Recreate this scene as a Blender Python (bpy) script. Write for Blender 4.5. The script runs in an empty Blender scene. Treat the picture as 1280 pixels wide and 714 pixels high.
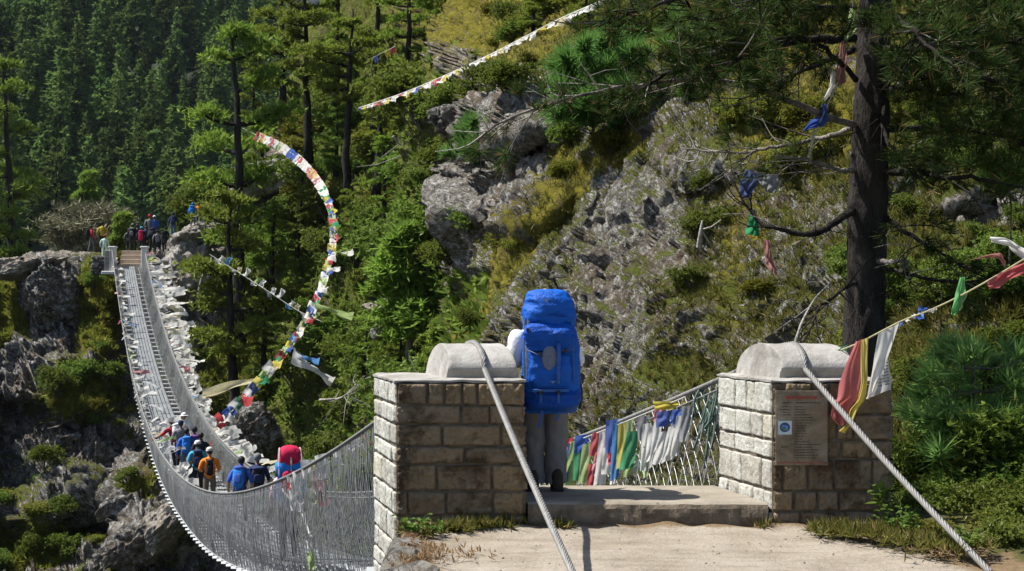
import bpy, math, random
import numpy as np
from mathutils import Vector, Matrix

R = math.radians
F = 1900.0                       # focal length in photo pixels (1280 wide)
EYE = 1.7
SC = bpy.context.scene
COL = SC.collection
rnd = random.Random(7)
nrng = np.random.default_rng(11)


def px(x, y, Y):
    """World point seen at photo pixel (x, y) at the distance Y."""
    return np.array([(x - 640.0) / F * Y, Y, EYE + (383.0 - y) / F * Y])


# ------------------------------------------------------------------ mesh builder
class MB:
    def __init__(self):
        self.v, self.f, self.m, self.n = [], [], [], 0

    def add(self, V, faces, mat=0):
        V = np.asarray(V, float).reshape(-1, 3)
        for fa in (faces if isinstance(faces, tuple) else (faces,)):
            fa = np.asarray(fa, int)
            if fa.size:
                self.f.append(fa + self.n)
                self.m.append(np.full(len(fa), mat, int))
        self.v.append(V)
        self.n += len(V)

    def box(self, c, s, mat=0, M=None, bev=0.0):
        c = np.asarray(c, float); h = np.asarray(s, float) / 2
        if bev <= 0:
            V = np.array([[x, y, z] for x in (-1, 1) for y in (-1, 1) for z in (-1, 1)]) * h
            Fq = [[0, 1, 3, 2], [4, 6, 7, 5], [0, 4, 5, 1], [2, 3, 7, 6], [0, 2, 6, 4], [1, 5, 7, 3]]
            if M is not None: V = V @ np.asarray(M).T
            self.add(V + c, np.array(Fq), mat)
            return
        V = []
        for sx in (-1, 1):
            for sy in (-1, 1):
                for sz in (-1, 1):
                    for ax in range(3):
                        p = np.array([sx, sy, sz]) * (h - bev)
                        p[ax] = (sx, sy, sz)[ax] * h[ax]
                        V.append(p)
        V = np.array(V)
        idx = lambda sx, sy, sz, ax: (((sx > 0) * 4 + (sy > 0) * 2 + (sz > 0)) * 3 + ax)
        q, t = [], []
        for s in (-1, 1):
            a = [idx(s, -1, -1, 0), idx(s, 1, -1, 0), idx(s, 1, 1, 0), idx(s, -1, 1, 0)]; q.append(a if s > 0 else a[::-1])
            a = [idx(-1, s, -1, 1), idx(1, s, -1, 1), idx(1, s, 1, 1), idx(-1, s, 1, 1)]; q.append(a[::-1] if s > 0 else a)
            a = [idx(-1, -1, s, 2), idx(1, -1, s, 2), idx(1, 1, s, 2), idx(-1, 1, s, 2)]; q.append(a if s > 0 else a[::-1])
        for s in (-1, 1):
            for r_ in (-1, 1):
                q.append([idx(s, r_, -1, 0), idx(s, r_, 1, 0), idx(s, r_, 1, 1), idx(s, r_, -1, 1)])
                q.append([idx(s, -1, r_, 0), idx(s, 1, r_, 0), idx(s, 1, r_, 2), idx(s, -1, r_, 2)])
                q.append([idx(-1, s, r_, 1), idx(1, s, r_, 1), idx(1, s, r_, 2), idx(-1, s, r_, 2)])
        for sx in (-1, 1):
            for sy in (-1, 1):
                for sz in (-1, 1):
                    t.append([idx(sx, sy, sz, 0), idx(sx, sy, sz, 1), idx(sx, sy, sz, 2)])
        if M is not None: V = V @ np.asarray(M).T
        self.add(V + c, (np.array(q), np.array(t)), mat)

    def tube(self, pts, rad, n=6, mat=0, cap=True, noise=0.0):
        pts = np.asarray(pts, float); k = len(pts)
        rad = np.full(k, rad) if np.isscalar(rad) else np.asarray(rad, float)
        tg = np.gradient(pts, axis=0) if k > 2 else np.repeat((pts[1] - pts[0])[None], 2, 0)
        tg = tg / (np.linalg.norm(tg, axis=1)[:, None] + 1e-9)
        up = np.array([0, 0, 1.0]) if abs(tg[:, 2]).mean() < .8 else np.array([1.0, 0, 0])
        a = np.cross(tg, up); a /= np.linalg.norm(a, axis=1)[:, None] + 1e-9
        b = np.cross(a, tg)
        th = np.arange(n) * 2 * math.pi / n
        rr = rad[:, None] * (1 + (nrng.uniform(-noise, noise, (k, n)) if noise else 0))
        V = pts[:, None] + rr[..., None] * (a[:, None] * np.cos(th)[None, :, None] + b[:, None] * np.sin(th)[None, :, None])
        i = np.arange(k - 1)[:, None] * n; j = np.arange(n)[None]; j2 = (j + 1) % n
        q = np.stack([i + j, i + j2, i + n + j2, i + n + j], -1).reshape(-1, 4)
        V = V.reshape(-1, 3)
        if cap:
            V = np.vstack([V, pts[0], pts[-1]])
            e0 = [[k * n, (t + 1) % n, t] for t in range(n)]
            e1 = [[k * n + 1, (k - 1) * n + t, (k - 1) * n + (t + 1) % n] for t in range(n)]
            self.add(V, (q, np.array(e0 + e1)), mat)
        else:
            self.add(V, q, mat)

    def blob(self, c, r, n=10, m=7, mat=0, M=None, noise=0.0, p=1.0):
        """Ellipsoid (p<1 gives a boxier, superellipsoid body)."""
        r = np.asarray(r, float) * np.ones(3)
        ph = np.linspace(-math.pi / 2, math.pi / 2, m + 1)[1:-1]
        th = np.arange(n) * 2 * math.pi / n
        sp = lambda w: np.sign(w) * np.abs(w) ** p
        V = np.stack([sp(np.cos(ph))[:, None] * sp(np.cos(th))[None], sp(np.cos(ph))[:, None] * sp(np.sin(th))[None],
                      sp(np.sin(ph))[:, None] * np.ones(n)[None]], -1).reshape(-1, 3)
        V = np.vstack([V, [0, 0, -1], [0, 0, 1]])
        if noise: V *= 1 + nrng.uniform(-noise, noise, (len(V), 1))
        V = V * r
        if M is not None: V = V @ np.asarray(M).T
        k = m - 1
        i = np.arange(k - 1)[:, None] * n; j = np.arange(n)[None]; j2 = (j + 1) % n
        q = np.stack([i + j, i + j2, i + n + j2, i + n + j], -1).reshape(-1, 4)
        t = [[k * n, (a + 1) % n, a] for a in range(n)] + [[k * n + 1, (k - 1) * n + a, (k - 1) * n + (a + 1) % n] for a in range(n)]
        self.add(V + np.asarray(c, float), (q, np.array(t)), mat)

    def grid(self, P, mat=0):
        a, b = P.shape[:2]
        i = np.arange(a - 1)[:, None] * b; j = np.arange(b - 1)[None]
        q = np.stack([i + j, i + j + 1, i + b + j + 1, i + b + j], -1).reshape(-1, 4)
        self.add(P.reshape(-1, 3), q, mat)

    def mesh(self, name, mats, off=(0, 0, 0), smooth=False):
        V = np.vstack(self.v) - np.asarray(off, float)
        me = bpy.data.meshes.new(name)
        ln = np.concatenate([np.full(len(f), f.shape[1]) for f in self.f])
        lp = np.concatenate([f.ravel() for f in self.f])
        me.vertices.add(len(V)); me.vertices.foreach_set('co', V.astype(np.float32).ravel())
        me.loops.add(len(lp)); me.loops.foreach_set('vertex_index', lp.astype(np.int32))
        me.polygons.add(len(ln))
        me.polygons.foreach_set('loop_start', np.concatenate([[0], np.cumsum(ln)[:-1]]).astype(np.int32))
        me.polygons.foreach_set('loop_total', ln.astype(np.int32))
        me.polygons.foreach_set('material_index', np.concatenate(self.m).astype(np.int32))
        me.polygons.foreach_set('use_smooth', np.full(len(ln), smooth))
        for m in (mats if isinstance(mats, (list, tuple)) else [mats]): me.materials.append(m)
        me.update(); me.validate()
        return me

    def build(self, name, mats, parent=None, smooth=False, loc=None):
        if parent is not None:
            off = wloc(parent)
            o = bpy.data.objects.new(name, self.mesh(name, mats, off, smooth)); o.parent = parent
        else:
            off = np.zeros(3) if loc is None else np.asarray(loc, float)
            o = bpy.data.objects.new(name, self.mesh(name, mats, off, smooth)); o.location = off
        COL.objects.link(o)
        return o


def wloc(o):
    l = np.zeros(3)
    while o is not None:
        l += np.array(o.location); o = o.parent
    return l


def tag(o, label=None, cat=None, group=None, kind=None):
    if label: o['label'] = label
    if cat: o['category'] = cat
    if group: o['group'] = group
    if kind: o['kind'] = kind
    return o


def empty(name, loc, label=None, cat=None, group=None):
    o = bpy.data.objects.new(name, None); COL.objects.link(o); o.location = [float(c) for c in loc]
    o.empty_display_size = .2
    return tag(o, label, cat, group)


KIDS = {}


def copy_tree(o, parent=None):
    c = o.copy(); COL.objects.link(c)
    if parent is not None: c.parent = parent
    for ch in [x for x in bpy.data.objects if x.parent == o]: copy_tree(ch, c)
    return c


# ------------------------------------------------------------------ noise
_perm = np.random.default_rng(3).permutation(256)
_perm = np.concatenate([_perm, _perm])
_g = np.random.default_rng(4).normal(size=(256, 3)); _g /= np.linalg.norm(_g, axis=1)[:, None]


def perlin(P):
    Pi = np.floor(P).astype(int); f = P - Pi; Pi &= 255
    w = f * f * f * (f * (f * 6 - 15) + 10)
    out = 0
    for dx in (0, 1):
        for dy in (0, 1):
            for dz in (0, 1):
                h = _perm[_perm[_perm[(Pi[..., 0] + dx) & 255] + ((Pi[..., 1] + dy) & 255)] + ((Pi[..., 2] + dz) & 255)]
                d = (_g[h] * (f - np.array([dx, dy, dz]))).sum(-1)
                wx = w[..., 0] if dx else 1 - w[..., 0]; wy = w[..., 1] if dy else 1 - w[..., 1]; wz = w[..., 2] if dz else 1 - w[..., 2]
                out = out + d * wx * wy * wz
    return out * 1.6


def fbm(P, o=4, lac=2.03, gain=.5):
    s, a = 0, 1.0
    for i in range(o):
        s = s + a * perlin(P + i * 17.3); P = P * lac; a *= gain
    return s


def ridged(P, o=4, lac=2.1, gain=.5):
    s, a = 0, 1.0
    for i in range(o):
        s = s + a * (1 - 2 * np.abs(perlin(P + i * 9.7))); P = P * lac; a *= gain
    return s


def cells(P, k=1.0):
    """Faceted noise: each Voronoi cell gets its own tilted plane."""
    Pi = np.floor(P).astype(int)
    best = np.full(P.shape[:-1], 1e9); val = np.zeros(P.shape[:-1])
    for dx in (-1, 0, 1):
        for dy in (-1, 0, 1):
            for dz in (-1, 0, 1):
                C = Pi + np.array([dx, dy, dz]); Cm = C & 255
                h = _perm[_perm[_perm[Cm[..., 0]] + Cm[..., 1]] + Cm[..., 2]]
                pt = C + .5 + .45 * _g[h]
                D = P - pt; d = (D * D).sum(-1)
                v = (D * _g[(h * 7 + 13) & 255]).sum(-1) * k + _g[(h * 5 + 3) & 255][..., 0] * .5
                m = d < best
                best = np.where(m, d, best); val = np.where(m, v, val)
    return val


# ------------------------------------------------------------------ materials
def new_mat(name):
    m = bpy.data.materials.new(name); m.use_nodes = True
    nt = m.node_tree; nt.nodes.clear()
    out = nt.nodes.new('ShaderNodeOutputMaterial')
    return m, nt, out


def N(nt, typ, **kw):
    n = nt.nodes.new(typ)
    for k, v in kw.items():
        if k.startswith('_'): setattr(n, k[1:], v)
        else: n.inputs[k.replace('__', ' ')].default_value = v
    return n


def ramp(nt, fac, stops):
    r = nt.nodes.new('ShaderNodeValToRGB')
    e = r.color_ramp.elements
    while len(e) < len(stops): e.new(.5)
    for el, (p, c) in zip(e, stops):
        el.position = p; el.color = (*c, 1) if len(c) == 3 else c
    nt.links.new(fac, r.inputs[0])
    return r.outputs[0]


def mixc(nt, fac, a, b, mode='MIX'):
    m = nt.nodes.new('ShaderNodeMix'); m.data_type = 'RGBA'; m.blend_type = mode
    for s, v in ((m.inputs[0], fac), (m.inputs[6], a), (m.inputs[7], b)):
        if isinstance(v, (int, float)): s.default_value = v
        elif isinstance(v, tuple): s.default_value = (*v, 1)
        else: nt.links.new(v, s)
    return m.outputs[2]


def math_(nt, op, a, b=None, c=None):
    m = nt.nodes.new('ShaderNodeMath'); m.operation = op
    for s, v in zip(m.inputs, (a, b, c)):
        if v is None: continue
        if isinstance(v, (int, float)): s.default_value = v
        else: nt.links.new(v, s)
    return m.outputs[0]


def noise_(nt, scale, detail=5, rough=.6, vec=None, dist=0.0):
    n = N(nt, 'ShaderNodeTexNoise', Scale=scale, Detail=detail, Roughness=rough, Distortion=dist)
    if vec is not None: nt.links.new(vec, n.inputs['Vector'])
    return n.outputs['Fac']


def stretch(nt, sx, sy, sz, src='Object'):
    tc = nt.nodes.new('ShaderNodeTexCoord')
    mp = nt.nodes.new('ShaderNodeMapping'); mp.inputs['Scale'].default_value = (sx, sy, sz)
    nt.links.new(tc.outputs[src], mp.inputs[0])
    return mp.outputs[0]


def bump(nt, h, strength=.5, dist=.02, prev=None):
    b = N(nt, 'ShaderNodeBump', Strength=strength, Distance=dist)
    nt.links.new(h, b.inputs['Height'])
    if prev is not None: nt.links.new(prev, b.inputs['Normal'])
    return b.outputs[0]


def bsdf(nt, out, color, rough=.8, normal=None, spec=.3, metal=0.0):
    p = N(nt, 'ShaderNodeBsdfPrincipled', Roughness=rough, Metallic=metal)
    p.inputs['Specular IOR Level'].default_value = spec
    if isinstance(color, tuple): p.inputs['Base Color'].default_value = (*color, 1)
    else: nt.links.new(color, p.inputs['Base Color'])
    if normal is not None: nt.links.new(normal, p.inputs['Normal'])
    nt.links.new(p.outputs[0], out.inputs['Surface'])
    return p


MATS = {}


def cloth(name, c, var=.25, rough=.85, scale=14, bs=.4, spec=.15, bd=.01):
    if name in MATS: return MATS[name]
    m, nt, out = new_mat(name)
    v = stretch(nt, 1, 1, 1)
    f = noise_(nt, scale, 4, .6, v)
    dark = tuple(x * (1 - var) for x in c); lite = tuple(min(.9, x * (1 + var * .6)) for x in c)
    col = ramp(nt, f, [(.3, dark), (.7, lite)])
    f2 = noise_(nt, scale * 2.5, 3, .5, v, .6)
    bsdf(nt, out, col, rough, bump(nt, f2, bs, bd), spec)
    MATS[name] = m
    return m


def flagmat(name, c, trans=.45):
    if name in MATS: return MATS[name]
    m, nt, out = new_mat(name)
    v = stretch(nt, 1, 1, 1)
    f = noise_(nt, 9, 4, .65, v)
    oi = nt.nodes.new('ShaderNodeObjectInfo')
    lo = tuple(x * .72 for x in c)
    col = ramp(nt, f, [(.3, lo), (.65, c)])
    col = mixc(nt, math_(nt, 'MULTIPLY', oi.outputs['Random'], .3), col, tuple(min(.85, x * .6 + .28) for x in c))
    d = nt.nodes.new('ShaderNodeBsdfDiffuse'); t = nt.nodes.new('ShaderNodeBsdfTranslucent'); mx = nt.nodes.new('ShaderNodeMixShader')
    mx.inputs[0].default_value = trans
    nt.links.new(col, d.inputs[0]); nt.links.new(col, t.inputs[0])
    nt.links.new(d.outputs[0], mx.inputs[1]); nt.links.new(t.outputs[0], mx.inputs[2]); nt.links.new(mx.outputs[0], out.inputs[0])
    MATS[name] = m
    return m


def leafmat(name, c1, c2, c3=None, trans=.35, objvar=.5, dry=None, gloss=.008):
    """Foliage: colour varies per leaf clump and per plant, light passes through the leaves."""
    m, nt, out = new_mat(name)
    geo = nt.nodes.new('ShaderNodeNewGeometry'); oi = nt.nodes.new('ShaderNodeObjectInfo')
    stops = [(0, c1), (.75, c2)] + ([(1, c3)] if c3 else [])
    col = ramp(nt, geo.outputs['Random Per Island'], stops)
    v = stretch(nt, 1, 1, 1)
    col = mixc(nt, .55, col, mixc(nt, noise_(nt, .9, 3, .6, v), tuple(x * .45 for x in c1), tuple(min(1, x * 1.5) for x in c2)))
    hs = N(nt, 'ShaderNodeHueSaturation')
    nt.links.new(math_(nt, 'MULTIPLY_ADD', oi.outputs['Random'], objvar, 1 - objvar * .5), hs.inputs['Value'])
    nt.links.new(math_(nt, 'MULTIPLY_ADD', oi.outputs['Random'], .04, .48), hs.inputs['Hue'])
    nt.links.new(col, hs.inputs['Color']); col = hs.outputs[0]
    if dry: col = mixc(nt, math_(nt, 'GREATER_THAN', geo.outputs['Random Per Island'], .93), col, dry)
    d = nt.nodes.new('ShaderNodeBsdfDiffuse'); t = nt.nodes.new('ShaderNodeBsdfTranslucent'); mx = nt.nodes.new('ShaderNodeMixShader')
    g = N(nt, 'ShaderNodeBsdfGlossy', Roughness=.45); g.inputs[0].default_value = (.9, .95, .8, 1)
    mx.inputs[0].default_value = trans
    nt.links.new(col, d.inputs[0]); nt.links.new(col, t.inputs[0])
    nt.links.new(d.outputs[0], mx.inputs[1]); nt.links.new(t.outputs[0], mx.inputs[2])
    mx2 = nt.nodes.new('ShaderNodeMixShader'); mx2.inputs[0].default_value = gloss
    nt.links.new(mx.outputs[0], mx2.inputs[1]); nt.links.new(g.outputs[0], mx2.inputs[2]); nt.links.new(mx2.outputs[0], out.inputs[0])
    return m


def barkmat(name, c1, c2, sc=6):
    m, nt, out = new_mat(name)
    v = stretch(nt, 1, 1, .25)
    f = noise_(nt, sc, 6, .7, v)
    n2 = noise_(nt, sc * 4, 4, .7, v)
    col = ramp(nt, f, [(.35, c1), (.7, c2)])
    bsdf(nt, out, col, .95, bump(nt, math_(nt, 'ADD', f, n2), 1.0, .04), .1)
    return m


def rockmat(name, scale=1.0, veg=True, dark=(.05, .046, .043), mid=(.27, .25, .222), lite=(.57, .55, .51), brown=(.20, .145, .10)):
    m, nt, out = new_mat(name)
    v = stretch(nt, 1, 1, 1)
    vs = stretch(nt, 1, 1, 2.2)
    big = noise_(nt, .35 * scale, 4, .6, v)
    f1 = noise_(nt, 1.6 * scale, 10, .78, v, .4)
    f2 = noise_(nt, 7 * scale, 6, .7, v)
    vo = N(nt, 'ShaderNodeTexVoronoi', Scale=2.6 * scale); vo.feature = 'F1'; nt.links.new(v, vo.inputs['Vector'])
    vr = N(nt, 'ShaderNodeTexVoronoi', Scale=3.1 * scale); vr.feature = 'DISTANCE_TO_EDGE'
    wv = nt.nodes.new('ShaderNodeVectorMath'); wv.operation = 'ADD'
    nz = N(nt, 'ShaderNodeTexNoise', Scale=3 * scale, Detail=4); nt.links.new(v, nz.inputs['Vector'])
    nt.links.new(v, wv.inputs[0]); nt.links.new(nz.outputs['Color'], wv.inputs[1]); nt.links.new(wv.outputs[0], vr.inputs['Vector'])
    fa = noise_(nt, 2.3 * scale, 10, .80, v, .25)
    col = ramp(nt, fa, [(.34, tuple(q * .5 for q in dark)), (.42, tuple(q * .45 for q in mid)), (.49, mid), (.56, tuple((a + b) / 2 for a, b in zip(mid, lite))), (.64, lite)])
    bm_ = math_(nt, 'ADD', big, math_(nt, 'MULTIPLY_ADD', f2, .5, -.25))
    col = mixc(nt, ramp(nt, bm_, [(.46, (0, 0, 0)), (.60, (.72, .72, .72))]), col, mixc(nt, fa, tuple(x * .25 for x in brown), tuple(x * 1.9 for x in brown)))
    lich = ramp(nt, noise_(nt, 3.6 * scale, 9, .8, v, .5), [(.515, (0, 0, 0)), (.565, (.9, .9, .9))])
    col = mixc(nt, lich, col, (.58, .57, .55))
    crack = ramp(nt, vr.outputs['Distance'], [(0, (.25, .25, .25)), (.06, (1, 1, 1))])
    col = mixc(nt, .65, col, crack, 'MULTIPLY')
    h = math_(nt, 'ADD', math_(nt, 'MULTIPLY', f1, 1.3), math_(nt, 'MULTIPLY', f2, .45))
    h = math_(nt, 'ADD', h, math_(nt, 'MULTIPLY', vo.outputs['Distance'], .5))
    if veg:
        at = nt.nodes.new('ShaderNodeVertexColor'); at.layer_name = 'cover'
        sep = nt.nodes.new('ShaderNodeSeparateColor'); nt.links.new(at.outputs[0], sep.inputs[0])
        geo = nt.nodes.new('ShaderNodeNewGeometry'); sx = nt.nodes.new('ShaderNodeSeparateXYZ'); nt.links.new(geo.outputs['True Normal'], sx.inputs[0])
        fv = noise_(nt, 1.15 * scale, 10, .8, v)
        mval = math_(nt, 'ADD', math_(nt, 'ADD', sep.outputs[0], math_(nt, 'MULTIPLY', sx.outputs[2], .35)), math_(nt, 'MULTIPLY_ADD', fv, 2.6, -1.42))
        mask = ramp(nt, mval, [(.47, (0, 0, 0)), (.55, (1, 1, 1))])
        g1 = noise_(nt, 5 * scale, 6, .7, v)
        green = mixc(nt, g1, (.05, .072, .014), (.22, .245, .038))
        yel = mixc(nt, g1, (.12, .125, .015), (.38, .32, .04))
        duff = mixc(nt, g1, (.05, .038, .022), (.17, .125, .07))
        gsel = noise_(nt, .8 * scale, 5, .7, v)
        vegc = mixc(nt, ramp(nt, math_(nt, 'ADD', gsel, math_(nt, 'MULTIPLY_ADD', sep.outputs[1], .9, -.45)), [(.42, (0, 0, 0)), (.6, (1, 1, 1))]), green, yel)
        vegc = mixc(nt, ramp(nt, noise_(nt, 1.7 * scale, 5, .7, v), [(.5, (0, 0, 0)), (.66, (.85, .85, .85))]), vegc, duff)
        tan = mixc(nt, f1, (.22, .185, .15), (.52, .46, .39))
        col = mixc(nt, sep.outputs[2], col, tan)
        col = mixc(nt, mask, col, vegc)
        h = math_(nt, 'ADD', h, math_(nt, 'MULTIPLY', math_(nt, 'MULTIPLY', mask, g1), .9))
    bsdf(nt, out, col, .92, bump(nt, h, 1.0, .42 / scale), .12)
    return m


def plainmat(name, c1, c2, sc=5, rough=.85, bs=.4, bd=.01, spec=.2, metal=0.0, vec=(1, 1, 1), stain=None):
    m, nt, out = new_mat(name)
    v = stretch(nt, *vec)
    f = noise_(nt, sc, 7, .65, v)
    col = ramp(nt, f, [(.3, c1), (.7, c2)])
    if stain:
        col = mixc(nt, ramp(nt, noise_(nt, sc * .35, 6, .7, v, .5), [(.48, (0, 0, 0)), (.68, (.9, .9, .9))]), col, stain)
    bsdf(nt, out, col, rough, bump(nt, noise_(nt, sc * 6, 5, .7, v), bs, bd), spec, metal)
    return m


M_ROCK = rockmat('hill_rock', .75, mid=(.17, .16, .145), lite=(.42, .40, .37))
M_CRAG = rockmat('crag_rock', 1.5, mid=(.215, .198, .172), lite=(.50, .48, .44))
M_BOULDER = rockmat('boulder_rock', 1.0, veg=False, mid=(.12, .115, .105), lite=(.31, .30, .28))
M_PALE = rockmat('pale_rock', .9, veg=False, dark=(.24, .22, .19), mid=(.46, .43, .38), lite=(.66, .63, .58), brown=(.40, .33, .26))
M_FOREST = plainmat('forest_floor', (.012, .018, .010), (.035, .042, .020), .15)
M_STONE = None
M_CONC = plainmat('weathered_concrete', (.24, .228, .208), (.42, .405, .38), 4, .9, .8, .014, stain=(.15, .138, .12))
M_DUST = None
M_STEEL = plainmat('galvanised_steel', (.34, .36, .37), (.58, .60, .61), 6, .45, .1, .002, .5, .55)
M_WIRE = plainmat('galvanised_wire', (.19, .20, .207), (.36, .372, .38), 3, .5, .05, .002, .5, .35)
M_ROPE = plainmat('steel_rope', (.15, .147, .14), (.26, .253, .24), 20, .6, .3, .002, .4, .25)
M_DARKSTEEL = plainmat('dark_steel', (.05, .05, .055), (.10, .10, .11), 6, .6)
M_PINE = leafmat('pine_needles', (.075, .125, .020), (.20, .28, .042), (.30, .33, .06), .45, .4)
M_FAR = leafmat('fir_needles', (.050, .090, .030), (.140, .205, .055), (.20, .25, .065), .3, .75, gloss=0)
M_NEAR = leafmat('long_needles', (.014, .030, .008), (.050, .085, .020), (.11, .14, .035), .35, .2, dry=(.16, .10, .04))
M_BRIGHT = leafmat('bright_needles', (.05, .11, .022), (.13, .22, .05), (.22, .29, .08), .4, .3)
M_BUSH = leafmat('bush_leaves', (.060, .098, .018), (.155, .215, .036), (.25, .27, .05), .45, .55)
M_YBUSH = leafmat('yellow_bush_leaves', (.10, .115, .02), (.20, .205, .032), (.31, .26, .04), .4, .5)
M_GREY = leafmat('bare_twigs', (.085, .082, .05), (.16, .15, .10), (.22, .20, .15), .1, .4)
M_GRASS = leafmat('grass_blades', (.05, .06, .014), (.14, .135, .03), (.26, .20, .05), .4, .3, dry=(.30, .22, .10))
M_LEAFG = leafmat('fresh_leaves', (.05, .10, .02), (.14, .22, .04), (.22, .30, .07), .4, .2)
M_BARK = barkmat('pine_bark', (.014, .012, .011), (.062, .055, .050))
M_BARK2 = barkmat('grey_bark', (.06, .052, .045), (.20, .18, .16), 4)
M_DEAD = barkmat('dead_wood', (.20, .185, .165), (.46, .43, .39), 5)


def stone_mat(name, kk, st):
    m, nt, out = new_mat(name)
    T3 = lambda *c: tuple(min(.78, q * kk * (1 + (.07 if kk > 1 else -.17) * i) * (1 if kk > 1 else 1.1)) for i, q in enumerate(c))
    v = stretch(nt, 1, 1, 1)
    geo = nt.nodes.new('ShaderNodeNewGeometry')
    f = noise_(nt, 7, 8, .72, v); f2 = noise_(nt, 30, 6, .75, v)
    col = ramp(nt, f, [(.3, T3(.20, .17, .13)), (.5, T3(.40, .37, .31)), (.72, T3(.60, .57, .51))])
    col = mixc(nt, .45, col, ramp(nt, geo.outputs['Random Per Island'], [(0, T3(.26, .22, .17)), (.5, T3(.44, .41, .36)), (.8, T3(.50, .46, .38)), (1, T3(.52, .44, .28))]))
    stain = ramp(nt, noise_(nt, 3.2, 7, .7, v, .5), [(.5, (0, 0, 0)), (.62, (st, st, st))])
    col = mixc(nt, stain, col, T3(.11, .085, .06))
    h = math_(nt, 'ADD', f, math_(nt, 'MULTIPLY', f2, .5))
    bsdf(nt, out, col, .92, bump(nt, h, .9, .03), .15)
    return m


M_STONE = stone_mat('mossy_stained_shaded_stone', .50, .9)  # mossy stain, with the shade of faces turned from the sun mixed in
M_STONE_LIT = stone_mat('pale_sunlit_stone', 1.15, .3)  # pale stone, sunlight on the left faces put into its colour
M_MORTAR = plainmat('dark_mortar', (.07, .056, .042), (.20, .17, .135), 8, .95, .8, .02)


def dust_mat():
    m, nt, out = new_mat('dusty_path_ground')
    v = stretch(nt, 1, 1, 1)
    at = nt.nodes.new('ShaderNodeVertexColor'); at.layer_name = 'cover'
    sep = nt.nodes.new('ShaderNodeSeparateColor'); nt.links.new(at.outputs[0], sep.inputs[0])
    f = noise_(nt, 1.6, 8, .7, v); f2 = noise_(nt, 28, 5, .7, v)
    col = ramp(nt, f, [(.3, (.225, .19, .145)), (.5, (.305, .265, .213)), (.75, (.365, .325, .27))])
    spk = ramp(nt, noise_(nt, 55, 3, .6, v), [(.66, (0, 0, 0)), (.72, (.7, .7, .7))])
    col = mixc(nt, spk, col, (.20, .165, .13))
    vs = stretch(nt, .8, 2.6, 1)
    scuff = ramp(nt, noise_(nt, 2.2, 6, .75, vs, .6), [(.48, (0, 0, 0)), (.68, (.7, .7, .7))])
    col = mixc(nt, scuff, col, (.18, .145, .11))
    edge = ramp(nt, math_(nt, 'ADD', sep.outputs[0], math_(nt, 'MULTIPLY_ADD', noise_(nt, 6, 6, .75, v), 1.0, -.5)), [(.35, (0, 0, 0)), (.62, (1, 1, 1))])
    dry = mixc(nt, noise_(nt, 12, 5, .7, v), (.07, .05, .03), (.27, .19, .11))
    col = mixc(nt, edge, col, dry)
    gr = ramp(nt, math_(nt, 'ADD', sep.outputs[1], math_(nt, 'MULTIPLY_ADD', noise_(nt, 5, 6, .75, v), 1.0, -.5)), [(.4, (0, 0, 0)), (.6, (1, 1, 1))])
    col = mixc(nt, gr, col, mixc(nt, f2, (.03, .035, .012), (.09, .09, .03)))
    bsdf(nt, out, col, .95, bump(nt, math_(nt, 'ADD', f2, math_(nt, 'MULTIPLY', f, 2)), .9, .022), .1)
    return m


M_DUST = dust_mat()


# ------------------------------------------------------------------ terrain sheets
def blur(A, k):
    for _ in range(k):
        A = np.pad(A, 1, mode='edge')
        A = (A[:-2, 1:-1] + A[2:, 1:-1] + A[1:-1, :-2] + A[1:-1, 2:] + 2 * A[1:-1, 1:-1]) / 6
    return A


SHEETS = {}


def sheet(name, PX, PY, D, mat, amp, veg, yel, tan, blurs=12, seed=0.0, kind='structure', facet=1.0):
    """A hillside sheet: directions (PX, PY) with distances D give world points, then rock relief along the normals."""
    D = blur(D, blurs)
    P = np.stack([(PX - 640) / F * D, D, EYE + (383 - PY) / F * D], -1)

    def normals(P):
        du = np.gradient(P, axis=1); dv = np.gradient(P, axis=0)
        n = np.cross(dv, du); n /= np.linalg.norm(n, axis=-1)[..., None] + 1e-9
        flip = np.sign(-(n * (P - np.array([0, 0, EYE]))).sum(-1))
        return n * np.where(flip == 0, 1, flip)[..., None]
    Q = P + seed
    n = normals(P)
    rocky = 1 - np.clip(veg, 0, 1)
    h = .9 * fbm(Q * .09, 3) + .45 * fbm(Q * .3, 3)
    warp = np.stack([fbm(Q * .5 + 5, 2), fbm(Q * .5 + 31, 2), fbm(Q * .5 + 77, 2)], -1) * .7
    st = np.array([1, 1, 1.5])
    hr = facet * (1.0 * cells((Q + warp) * st * .32, .8) + .75 * cells((Q + warp) * st * .85, .8) + .32 * cells((Q + warp) * st * 2.1, .8)) + .22 * ridged(Q * .7, 2)
    fine = .06 * ridged(Q * 2.0, 3) + .10 * fbm(Q * 3, 3) + .20 * cells((Q + .3 * warp) * st * 4.6, .9) + .08 * ridged(Q * 2.3, 3) + .05 * cells(Q * 9.0, .9)
    ds = np.linalg.norm(np.gradient(P, axis=0), axis=-1); fine = fine * np.clip(.07 / ds, .0, 1) ** 1.5; hr = hr * np.clip(.22 / ds, .15, 1)
    P = P + n * ((h + rocky * (hr + facet * 1.1 * fine) + (1 - rocky) * (.25 * fbm(Q * 1.3, 4) + .05 * fbm(Q * 5, 3))) * amp)[..., None]
    mb = MB(); mb.grid(P)
    o = mb.build(name, mat, smooth=True)
    tag(o, kind=kind)
    ca = o.data.color_attributes.new('cover', 'FLOAT_COLOR', 'POINT')
    C = np.ones((P.shape[0] * P.shape[1], 4)); C[:, 0] = veg.ravel(); C[:, 1] = yel.ravel(); C[:, 2] = tan.ravel()
    ca.data.foreach_set('color', C.astype(np.float32).ravel())
    SHEETS[name] = (PX, PY, P, normals(P), veg, yel)
    return o


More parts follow.
